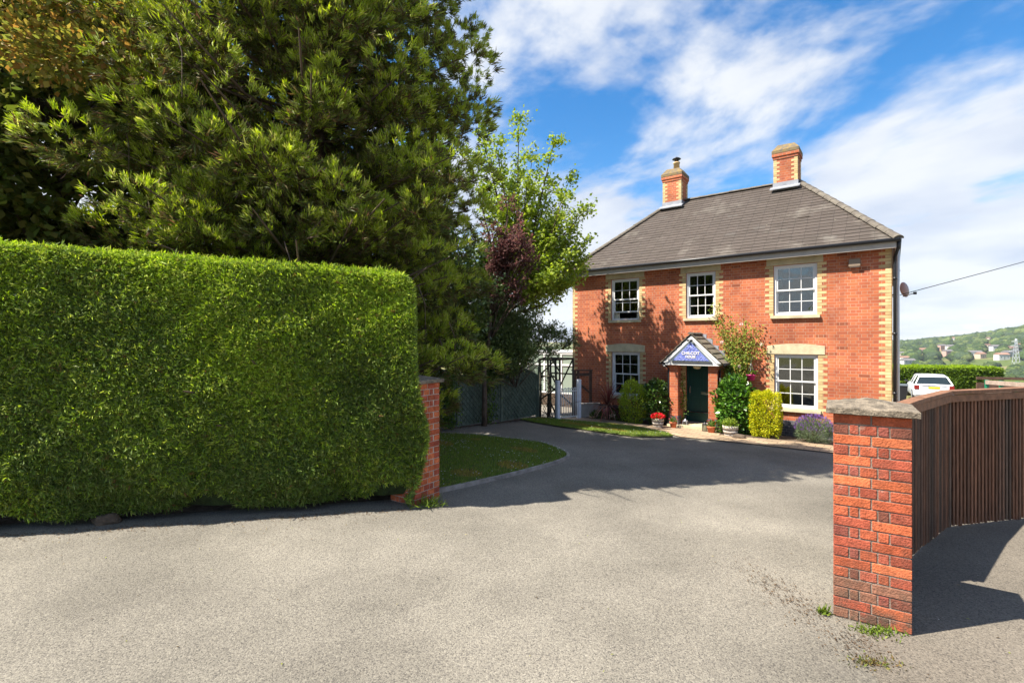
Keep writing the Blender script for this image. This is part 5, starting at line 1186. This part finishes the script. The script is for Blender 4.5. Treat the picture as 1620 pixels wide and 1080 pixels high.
for k in range(5):
    c = a+gd*L_*(k+.5)/5; rr_ = L_/11; p.tube([(c.x+gd.x*rr_*math.cos(th_), c.y+gd.y*rr_*math.cos(th_), g+.91+rr_*1.1*math.sin(th_)) for th_ in [math.pi*i/8 for i in range(9)]], .012, 5)
build('scroll', p, m_white, t, world=True)
# brown timber frame between gate and house corner
t = thing('timber_screen', (2.3, 16.2, gz(2.3, 16.2)), 'open brown timber screen between the gate and the house wall', 'screen'); g = gz(2.3, 16.2)
S0 = Vector((2.08, 16.25, 0)); S1 = Vector((2.62, 16.35, 0)); sd = (S1-S0).normalized()
for q in (S0, S1): p = MB(); p.obox((q.x, q.y, g+.75), sd*.04, Vector((-sd.y, sd.x, 0))*.04, (0, 0, .76)); build('post', p, m_brownwood, t, world=True)
p = MB(); p.bar(S0+Vector((-sd.x*.1, 0, g+1.52)), S1+Vector((sd.x*.06, 0, g+1.52)), .12, .04); build('top_rail', p, m_brownwood, t, world=True)
p = MB(); p.bar(S0+Vector((0, 0, g+1.2)), S1+Vector((0, 0, g+.75)), .05, .06); p.bar(S0+Vector((0, 0, g+1.38)), S1+Vector((0, 0, g+1.38)), .05, .10); p.bar(S0+sd*.12+Vector((0, 0, g+.4)), S0+sd*.12+Vector((0, 0, g+1.5)), .09, .02, (0, 1, 0)); build('brace', p, m_brownwood, t, world=True)
t = thing('low_wall', (2.45, 16.1, g), 'low grey rendered wall under the brown timber screen', 'wall', math.atan2(sd.y, sd.x)); p = MB(); p.box(-.32, .42, -.08, .08, -.05, .42); build('render', p, m_greypale, t, bevel=.01); p = MB(); p.box(-.34, .44, -.10, .10, .421, .46); build('coping', p, m_kerb, t, bevel=.006)
# conservatory seen through the arch
t = thing('conservatory', (1.1, 20.2, gz(1.1, 20.2)), 'white framed conservatory seen through the rustic arch', 'conservatory', HA); p = MB()
p.box(-2.2, 1.9, 0, .14, -.1, .50); build('dwarf_wall', p, m_soil, t); p = MB(); xs = [-2.2+4.1*i/5 for i in range(6)]
for x in xs: p.box(x-.035, x+.035, .02, .10, .55, 2.1)
for z in (.52, 1.65, 2.1): p.box(-2.235, 1.935, .015, .105, z-.035, z+.035)
p.box(-2.26, 1.96, -.01, 2.4, 2.14, 2.2); build('frame', p, m_white, t)
for a, b in zip(xs, xs[1:]):
    for z0, z1 in ((.555, 1.615), (1.685, 2.065)): p = MB(); p.box(a+.036, b-.036, .05, .056, z0, z1); build('pane', p, mat('pale_glass', (.24, .29, .24), .15) if 'pale_glass' not in MATS else MATS['pale_glass'], t)
p = MB(); p.box(-2.2, -2.1, .14, 2.4, -.1, 2.13); p.box(1.8, 1.9, .14, 2.4, -.1, 2.13); p.box(-2.1, 1.8, 2.3, 2.4, -.1, 2.13); build('side_wall', p, m_greypale, t)

# ------------------------------------------------------------------ white car, wheelie bin, far hedge, far fence
def car():
    loc = (24.3, 28.2); z = gz(*loc); f = Vector((.56, .83, 0)).normalized(); rz = math.atan2(f.y, f.x)-math.pi/2
    t = thing('parked_car', (loc[0], loc[1], z), 'white estate car parked facing the hedge behind the house', 'car', rz)
    # local: y forward, x right, rear bumper at y=0
    L_ = 4.6; hw = .91
    st = [(0.0, .80, .38, .95), (.06, .88, .30, 1.02), (.35, .91, .25, 1.04), (1.2, .915, .22, 1.02), (2.6, .915, .22, 1.0), (3.3, .91, .22, .98), (4.2, .87, .24, .86), (4.5, .78, .30, .74), (4.6, .66, .38, .62)]
    p = MB(); p.sm = True; rings = []
    for y, w, zb, zt in st: rings.append([p.pt(q) for q in ((-w*.9, y, zb), (-w, y, zb+.12), (-w, y, (zb+zt)/2), (-w*.97, y, zt-.06), (-w*.88, y, zt), (0, y, zt+.015), (w*.88, y, zt), (w*.97, y, zt-.06), (w, y, (zb+zt)/2), (w, y, zb+.12), (w*.9, y, zb), (0, y, zb-.01))])
    for a, b in zip(rings, rings[1:]):
        for k in range(12): p.face((a[k], a[(k+1) % 12], b[(k+1) % 12], b[k]))
    p.face(rings[0][::-1]); p.face(rings[-1])
    # roof on pillars
    rf = [(.42, .62, 1.46), (.7, .66, 1.52), (1.6, .68, 1.54), (2.5, .66, 1.50), (2.75, .63, 1.45)]
    rr = [[p.pt((-w, y, zz-.05)), p.pt((-w*.9, y, zz)), p.pt((0, y, zz+.02)), p.pt((w*.9, y, zz)), p.pt((w, y, zz-.05)), p.pt((0, y, zz-.04))] for y, w, zz in rf]
    for a, b in zip(rr, rr[1:]):
        for k in range(6): p.face((a[k], a[(k+1) % 6], b[(k+1) % 6], b[k]))
    p.face(rr[0][::-1]); p.face(rr[-1]); p.sm = False
    for s in (-1, 1):
        for (y0, z0, x0), (y1, z1, x1), w in (((.12, 1.0, .83), (.46, 1.43, .63), .09), ((1.15, 1.0, .86), (1.25, 1.47, .67), .06), ((2.1, 1.0, .86), (2.0, 1.46, .665), .05), ((3.35, .95, .80), (2.65, 1.42, .63), .07)): p.bar((s*x0, y0, z0), (s*x1, y1, z1), .05, w, (0, 1, 0))
    build('body', p, m_carwhite, t)
    p = MB(); p.prism([(-.74, .13, 1.03), (.74, .13, 1.03), (.58, .41, 1.42), (-.58, .41, 1.42)], (0, .02, 0)); build('rear_window', p, m_carglass, t)
    p = MB(); p.prism([(-.78, 3.35, .99), (.78, 3.35, .99), (.6, 2.72, 1.42), (-.6, 2.72, 1.42)], (0, -.02, 0)); build('windscreen', p, m_carglass, t)
    for s in (-1, 1):
        for ya, yb, yc, yd in ((.25, 1.14, 1.22, .55), (1.22, 2.06, 1.97, 1.3), (2.14, 3.15, 2.62, 2.05)): p = MB(); p.prism([(s*.85, ya, 1.02), (s*.85, yb, 1.02), (s*.665, yc, 1.43), (s*.655, yd, 1.43)], (s*.008, 0, 0)); build('side_window', p, m_carglass, t)
        p = MB(); p.box(.66 if s > 0 else -.885, .885 if s > 0 else -.66, -.03, .14, .72, .97); build('tail_lamp', p, m_redlamp, t, bevel=.02)
        p = MB(); p.obox((s*1.0, 2.95, 1.02), (.10, 0, 0), (0, .05, 0), (0, 0, .06)); build('mirror', p, m_black, t, bevel=.02)
        for y in (.85, 3.65):
            p = MB(); p.lathe([(.0, -.11), (.24, -.11), (.32, -.10), (.33, -.05), (.33, .05), (.32, .10), (.24, .11), (0, .11)], (s*.82, y, .33), 20, 'x'); w = build('wheel', p, m_tyre, t); p = MB(); p.lathe([(0, 0), (.21, 0), (.22, .012)], (s*.935, y, .33), 16, 'x'); build('rim', p, m_galv, w)
    p = MB(); p.box(-.26, .26, -.02, .0, .78, .89); build('number_plate', p, m_plate, t)
    p = MB(); p.box(-.84, .84, -.06, .1, .40, .60); build('bumper', p, m_carwhite, t, bevel=.03); p = MB(); p.box(-.55, .55, -.022, .05, .935, .96); build('boot_handle', p, m_black, t)
car()
t = thing('wheelie_bin', (21.1, 26.6, gz(21.1, 26.6)), 'black wheelie bin standing at the hedge beside the house', 'bin', R(-35)); p = MB()
k = [p.pt(q) for q in ((-.21, -.22, .06), (.21, -.22, .06), (.21, .22, .06), (-.21, .22, .06), (-.29, -.33, .98), (.29, -.33, .98), (.29, .30, .98), (-.29, .30, .98))]
for q in ((0, 3, 2, 1), (4, 5, 6, 7), (0, 1, 5, 4), (1, 2, 6, 5), (2, 3, 7, 6), (3, 0, 4, 7)): p.face([k[i] for i in q])
build('bin_body', p, m_black, t, bevel=.02); p = MB(); n = 8; prof = [(-.36+.70*i/n, .985+.09*math.sin(math.pi*i/n)) for i in range(n+1)]
p.prism([(-.31, y, z) for y, z in prof], (.62, 0, 0)); build('lid', p, mat('bin_lid', (.10, .11, .11), .3), t)
for s in (-1, 1): p = MB(); p.lathe([(0, -.03), (.1, -.03), (.1, .03), (0, .03)], (s*.25, .26, .1), 14, 'x'); build('wheel', p, m_tyre, t)
def far_hedge():
    t = thing('garden_hedge', (27, 33.5, gz(27, 33.5)), 'long clipped green hedge behind the parked white car', 'hedge')
    a = Vector((20.5, 35.0, 0)); b = Vector((33.6, 33.6, 0)); d = (b-a).normalized(); n_ = Vector((d.y, -d.x, 0)); L_ = (b-a).length; th = 3.0
    ztop = .14; core = MB(); lv = Leaves(); c = (a+b)/2-n_*th/2; core.obox((c.x, c.y, -.95), d*(L_/2-.12), n_*(th/2-.12), (0, 0, .97)); build('inner_twigs', core, MATS['hedge_inner'], t, world=True)
    n = 30000; s = RNG.uniform(0, L_, n); z = RNG.uniform(-1.9, ztop, n); o = .10*pnoise(s, z, 2.5)+rnd(n, .05)[:, 0]
    P = np.stack([a.x+d.x*s+n_.x*o, a.y+d.y*s+n_.y*o, z], 1); D = rnd(n, .7)+np.array(n_)*.6; D[:, 2] += .3
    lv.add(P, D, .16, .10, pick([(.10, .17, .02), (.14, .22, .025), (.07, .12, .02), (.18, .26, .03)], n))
    n = 26000; s = RNG.uniform(0, L_, n); o = -RNG.uniform(-.05, th, n); z = ztop+.05*pnoise(s, o, 2)+rnd(n, .035)[:, 0]
    P = np.stack([a.x+d.x*s+n_.x*o, a.y+d.y*s+n_.y*o, z], 1); D = rnd(n, .6); D[:, 2] += .8
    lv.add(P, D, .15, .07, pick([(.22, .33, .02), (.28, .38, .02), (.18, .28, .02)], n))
    n = 6000; o = -RNG.uniform(0, th, n); z = RNG.uniform(-1.9, ztop, n); P = np.stack([b.x+n_.x*o+rnd(n, .05)[:, 0], b.y+n_.y*o, z], 1); lv.add(P, rnd(n, .7)+np.array(d), .16, .1, pick([(.10, .17, .02), (.14, .22, .025)], n))
    lv.build('foliage', m_leaf, t)
far_hedge()
t = thing('paddock_fence', (20.0, 20.2, gz(20, 20.2)), 'timber rail fence with bright green posts at the right edge', 'fence')
q0 = Vector((20.55, 21.2, 0)); dd = Vector((-.42, -.91, 0)).normalized(); prevs = []
for k in range(6):
    q = q0+dd*1.28*k; g = gz(q.x, q.y); p = MB(); p.obox((q.x, q.y, g+.74), (.055, 0, 0), (0, .055, 0), (0, 0, .76)); build('post', p, m_postgreen, t, world=True, bevel=.01); prevs.append((q, g))
m_palerail = mat('weathered_rail', (.42, .32, .25), .85, var=.2, vs=4)
for z in (1.40, 1.0, .6):
    p = MB(); (a, ga), (b, gb) = prevs[0], prevs[-1]; p.bar((a.x-.08, a.y-.04, ga+z), (b.x-.08, b.y-.04, gb+z), .04, .17); build('rail', p, m_palerail, t, world=True)
p = MB(); p.bar((a.x+.5, a.y+1.0, ga+1.50), (a.x+14, a.y-1.5, ga+1.4), .06, .12); p.bar((a.x+.5, a.y+1.0, ga+1.0), (a.x+14, a.y-1.5, ga+.9), .05, .6); build('boarded_side', p, m_brownwood, t, world=True)

# ------------------------------------------------------------------ hill: woodland, far houses, pylon
def icos(sub):
    import bmesh
    bm = bmesh.new(); bmesh.ops.create_icosphere(bm, subdivisions=sub, radius=1); V = np.array([v.co[:] for v in bm.verts]); F = np.array([[v.index for v in f.verts] for f in bm.faces]); bm.free(); return V, F
FH = [(1424, 900, 15, 6), (1431, 760, 13, 6), (1461, 930, 12, 6), (1436, 715, 20, 4), (1490, 960, 17, 8), (1499, 820, 13, 9), (1503, 930, 12, 7), (1542, 780, 17, 6), (1563, 860, 14, 6), (1575, 830, 15, 6), (1585, 690, 16, 7), (1594, 720, 14, 7), (1601, 770, 13, 8), (1509, 1250, 13, 6), (1565, 1050, 16, 6), (1615, 800, 13, 6), (1551, 740, 12, 6)]
def woodland():
    V0, F0 = icos(2); Vs = []; Fs = []; Cs = []; base = 0; n = 0; tries = 0
    while n < 6500 and tries < 160000:
        tries += 1; d = math.exp(random.uniform(math.log(430), math.log(2100))); t_ = random.uniform(.70, 1.28); y = d/math.sqrt(1+t_*t_); x = y*t_
        dens = math.sin(x*.011+2)*math.cos(y*.009+1)+.6*math.sin(x*.027+y*.02)
        if d < 620:
            if dens < .5: continue
        elif d < 1000:
            if dens < .0: continue
        else:
            if dens < -.75: continue
        if any(abs(t_-(h[0]-810)/775) < .6*h[2]/h[1]+.004 and h[1]*.72 < y < h[1]*1.015 for h in FH): continue
        r = random.uniform(3, 6.2)*(1 if d < 950 else 1.55); z = gz(x, y)
        k = 1+.24*np.sin(V0[:, :1]*5+n)*np.cos(V0[:, 1:2]*4+n*1.7)+.16*np.sin(V0[:, 2:]*9+n+V0[:, :1]*11)+.10*RNG.normal(size=(len(V0), 1))
        v = V0*k*np.array((r, r, r*.85))+np.array((x, y, z+r*.55)); Vs.append(v); Fs.append(F0+base); base += len(V0)
        c = np.array(random.choice([(.03, .05, .018), (.04, .065, .02), (.06, .085, .025), (.085, .11, .035), (.04, .06, .03)]))*random.uniform(.8, 1.25); Cs.append(np.tile(c, (len(V0), 1))); n += 1
    V = np.concatenate(Vs); F = np.concatenate(Fs); C = np.concatenate(Cs)
    me = bpy.data.meshes.new('woodland'); me.vertices.add(len(V)); me.vertices.foreach_set('co', V.astype(np.float32).ravel()); me.loops.add(F.size); me.loops.foreach_set('vertex_index', F.astype(np.int32).ravel()); me.polygons.add(len(F)); me.polygons.foreach_set('loop_start', np.arange(0, F.size, 3, dtype=np.int32)); me.polygons.foreach_set('loop_total', np.full(len(F), 3, np.int32)); me.update(calc_edges=True)
    ca = me.color_attributes.new('col', 'FLOAT_COLOR', 'POINT'); ca.data.foreach_set('color', np.concatenate([C, np.ones((len(C), 1))], 1).astype(np.float32).ravel())
    me.materials.append(mat('far_tree', (.05, .1, .02), 1, attr=True, fine=.5, fs=.6, spec=.05, bump=0)); o = bpy.data.objects.new('woodland', me); COL.objects.link(o); tag(o, 'distant mixed woodland covering the long green hill', 'woodland', kind='stuff')
woodland()
desc = ['cream', 'white', 'pale pink', 'grey', 'brick pink', 'brick pink', 'pale cream', 'white', 'cream', 'white', 'white', 'pale grey', 'buff', 'white', 'pale buff', 'cream', 'buff']
cols = {'cream': (.62, .56, .44), 'white': (.6, .6, .58), 'pale pink': (.58, .42, .36), 'grey': (.42, .43, .44), 'brick pink': (.52, .32, .26), 'pale cream': (.66, .60, .5), 'pale grey': (.5, .5, .5), 'buff': (.5, .4, .3), 'pale buff': (.56, .48, .38)}
order = sorted(range(len(FH)), key=lambda i: FH[i][0])
for rank, i in enumerate(order):
    px, Y, w, hh = FH[i]; x = (px-810)/775*Y; z = gz(x, Y)+2.5; cc = cols[desc[i]]
    ordn = ['leftmost', 'second', 'third', 'fourth', 'fifth', 'sixth', 'seventh', 'eighth', 'ninth', 'tenth', 'eleventh', 'twelfth', 'thirteenth', 'fourteenth', 'fifteenth', 'sixteenth', 'rightmost'][rank]
    lab = '%s distant %s house on the hillside%s' % (ordn, desc[i], ', counting from the left' if 0 < rank < 16 else '')
    t = thing('distant_house', (x, Y, z), lab, 'house', random.uniform(-.5, .5), 'houses scattered along the foot of the far hill'); p = MB(); p.cur = cc; p.box(-w/2, w/2, -4, 4, -4, hh*.75); build('wall', p, m_housewall, t)
    p = MB(); p.cur = random.choice([(.20, .12, .09), (.16, .15, .15), (.30, .17, .12)]); p.prism([(-w/2-.4, -4.5, hh*.75), (-w/2-.4, 4.5, hh*.75), (-w/2-.4, 0, hh*.75+2.6)], (w+.8, 0, 0)); build('roof', p, m_housewall, t)
    p = MB(); p.cur = (.06, .07, .08)
    for xx in (-w*.3, 0, w*.3): p.box(xx-.6, xx+.6, -4.05, -3.99, .8, 2.2)
    p.box(-.5, .5, -4.05, -3.99, -1.5, .3); build('windows', p, m_housewall, t)
def pylon():
    Y = 600; x = (1607.5-810)/775*Y; z = gz(x, Y); t = thing('pylon', (x, Y, z), 'grey lattice electricity pylon in the valley at the right edge', 'pylon'); H = 34; p = MB()
    def wd(q): return 2.3*(1-q/H)**1.0+.45
    lv_ = [0, 7, 13, 18, 22, 26, 30, H]
    for i, j in ((-1, -1), (1, -1), (1, 1), (-1, 1)):
        p.tube([(i*wd(q), j*wd(q), q) for q in lv_], .30, 4)
    for a, b in zip(lv_, lv_[1:]):
        for s in (-1, 1):
            p.tube([(-wd(a), s*wd(a), a), (wd(b), s*wd(b), b)], .17, 4); p.tube([(wd(a), s*wd(a), a), (-wd(b), s*wd(b), b)], .17, 4); p.tube([(s*wd(a), -wd(a), a), (s*wd(b), wd(b), b)], .17, 4)
    build('lattice_tower', p, m_steel, t)
    for zc, hw in ((19, 8.5), (25, 7), (30.5, 5.5)): p = MB(); p.tube([(-hw, 0, zc), (hw, 0, zc)], .28, 4); p.tube([(-hw, 0, zc), (0, 0, zc+1.9), (hw, 0, zc)], .2, 4); build('crossarm', p, m_steel, t)
pylon()

# ------------------------------------------------------------------ small things on the ground
def weed(x, y, n, L_, label, r=.10, pal=None):
    t = thing('weed', (x, y, gz(x, y)), label, 'weed'); lv = Leaves(); P = np.stack([x+RNG.normal(size=n)*r, y+RNG.normal(size=n)*r*.5, np.full(n, gz(x, y)+.006)], 1); D = rnd(n, .7); D[:, 2] = np.abs(D[:, 2])+.25
    lv.add(P, D, L_*RNG.uniform(.4, 1.2, n), .012, pick(pal or [(.14, .21, .03), (.2, .26, .04), (.09, .14, .02)], n)); lv.build('foliage', m_leaf, t)
weed(2.56, 3.42, 170, .045, 'low green weeds along the front foot of the near pier', .075)
weed(2.33, 3.66, 60, .07, 'small green tuft at the left corner of the near pier', .02)
weed(-1.02, 6.02, 120, .16, 'leafy green weed at the foot of the pier by the hedge', .09)
weed(2.27, 3.08, 150, .03, 'flat yellowing moss patch on the tarmac before the near pier', .07, [(.20, .17, .05), (.16, .11, .05), (.14, .17, .04)])
t = thing('stone', (-4.55, 5.42, 0), 'brown stone half hidden under the hedge', 'rock'); p = MB(); p.blob((-4.55, 5.50, .03), (.15, .10, .08), 2, 3, .12); build('stone_body', p, m_rock, t, world=True)
def litter():
    lv = Leaves()
    def scat(n, f, c, L_):
        XY = np.array([f() for _ in range(n)]); P = np.stack([XY[:, 0], XY[:, 1], gzv(XY[:, 0], XY[:, 1])+.009], 1); D = rnd(n, 1); D[:, 2] *= .12; Nn = rnd(n, .15); Nn[:, 2] += 1
        lv.add(P, D, L_*RNG.uniform(.4, 1.3, n), L_*.5*RNG.uniform(.4, 1, n), pick(c, n), flat=Nn)
    br = [(.12, .07, .035), (.08, .05, .03), (.16, .10, .05), (.06, .045, .03)]
    scat(900, lambda: (lambda a: (HP[0]+HD[0]*a+HN[0]*abs(random.gauss(-.02, .10)), HP[1]+HD[1]*a+HN[1]*abs(random.gauss(-.02, .10))))(random.uniform(-2, 4.3)), br, .03)
    scat(260, lambda: (lambda a: (HP[0]+HD[0]*a+HN[0]*abs(random.gauss(0, .45)), HP[1]+HD[1]*a+HN[1]*abs(random.gauss(0, .45))))(random.uniform(-1, 4.6)), br+[(.30, .22, .08)], .022)
    scat(420, lambda: (2.2+random.gauss(0, .10)+.0, 3.95+random.gauss(0, .30)), br, .022)
    scat(260, lambda: (2.3+random.gauss(0, .12), 3.25+random.gauss(0, .16)), br, .02)
    scat(500, lambda: (random.uniform(-2.6, .6), 0) if False else (lambda s: (FA.x+fd.x*s+fn.x*abs(random.gauss(.1, .25)), FA.y+fd.y*s+fn.y*abs(random.gauss(.1, .25))))(random.uniform(1.5, 6.5)), br+[(.25, .2, .12)], .05)
    scat(26, lambda: (random.uniform(3.0, 5.2), random.uniform(2.8, 4.6)), [(.5, .47, .42), (.3, .2, .1)], .03)
    scat(150, lambda: (random.uniform(-6, 4), random.uniform(2.4, 9)), [(.35, .3, .12), (.10, .07, .04), (.3, .33, .06)], .025)
    o = lv.build('leaf_litter', m_leaf); tag(o, 'scattered dead leaves and twigs along hedge foot and pier', 'leaf litter', kind='stuff')
litter()
# trees across the road, behind the camera; the windows reflect them
leafy_tree('roadside_tree', (-9.5, -9.5, 0), 2.2, fill_clumps(-9.5, -9.5, 3.6, 3.6, 3.6, 2.4, 60, .9, 1.4, 21), 'big green tree across the road behind the camera', PG, (.24, .17), 26, None, .25)
leafy_tree('roadside_tree', (-2.0, -15, 0), 2.2, fill_clumps(-2, -15, 3.4, 4.0, 3.0, 2.0, 50, .9, 1.4, 22), 'lower broad tree across the road behind the camera', PG, (.24, .17), 26, None, .25)

# ------------------------------------------------------------------ thin air between the camera and the far hill
def haze():
    p = MB(); p.box(-2700, 2700, -2700, 2700, -45, 130); m, nt, out = nodes('air'); v = nt.nodes.new('ShaderNodeVolumePrincipled'); v.inputs['Color'].default_value = (.75, .85, 1, 1); v.inputs['Density'].default_value = .00009; nt.links.new(v.outputs[0], out.inputs['Volume'])
    tag(build('haze', p, m), kind='stuff')
haze()
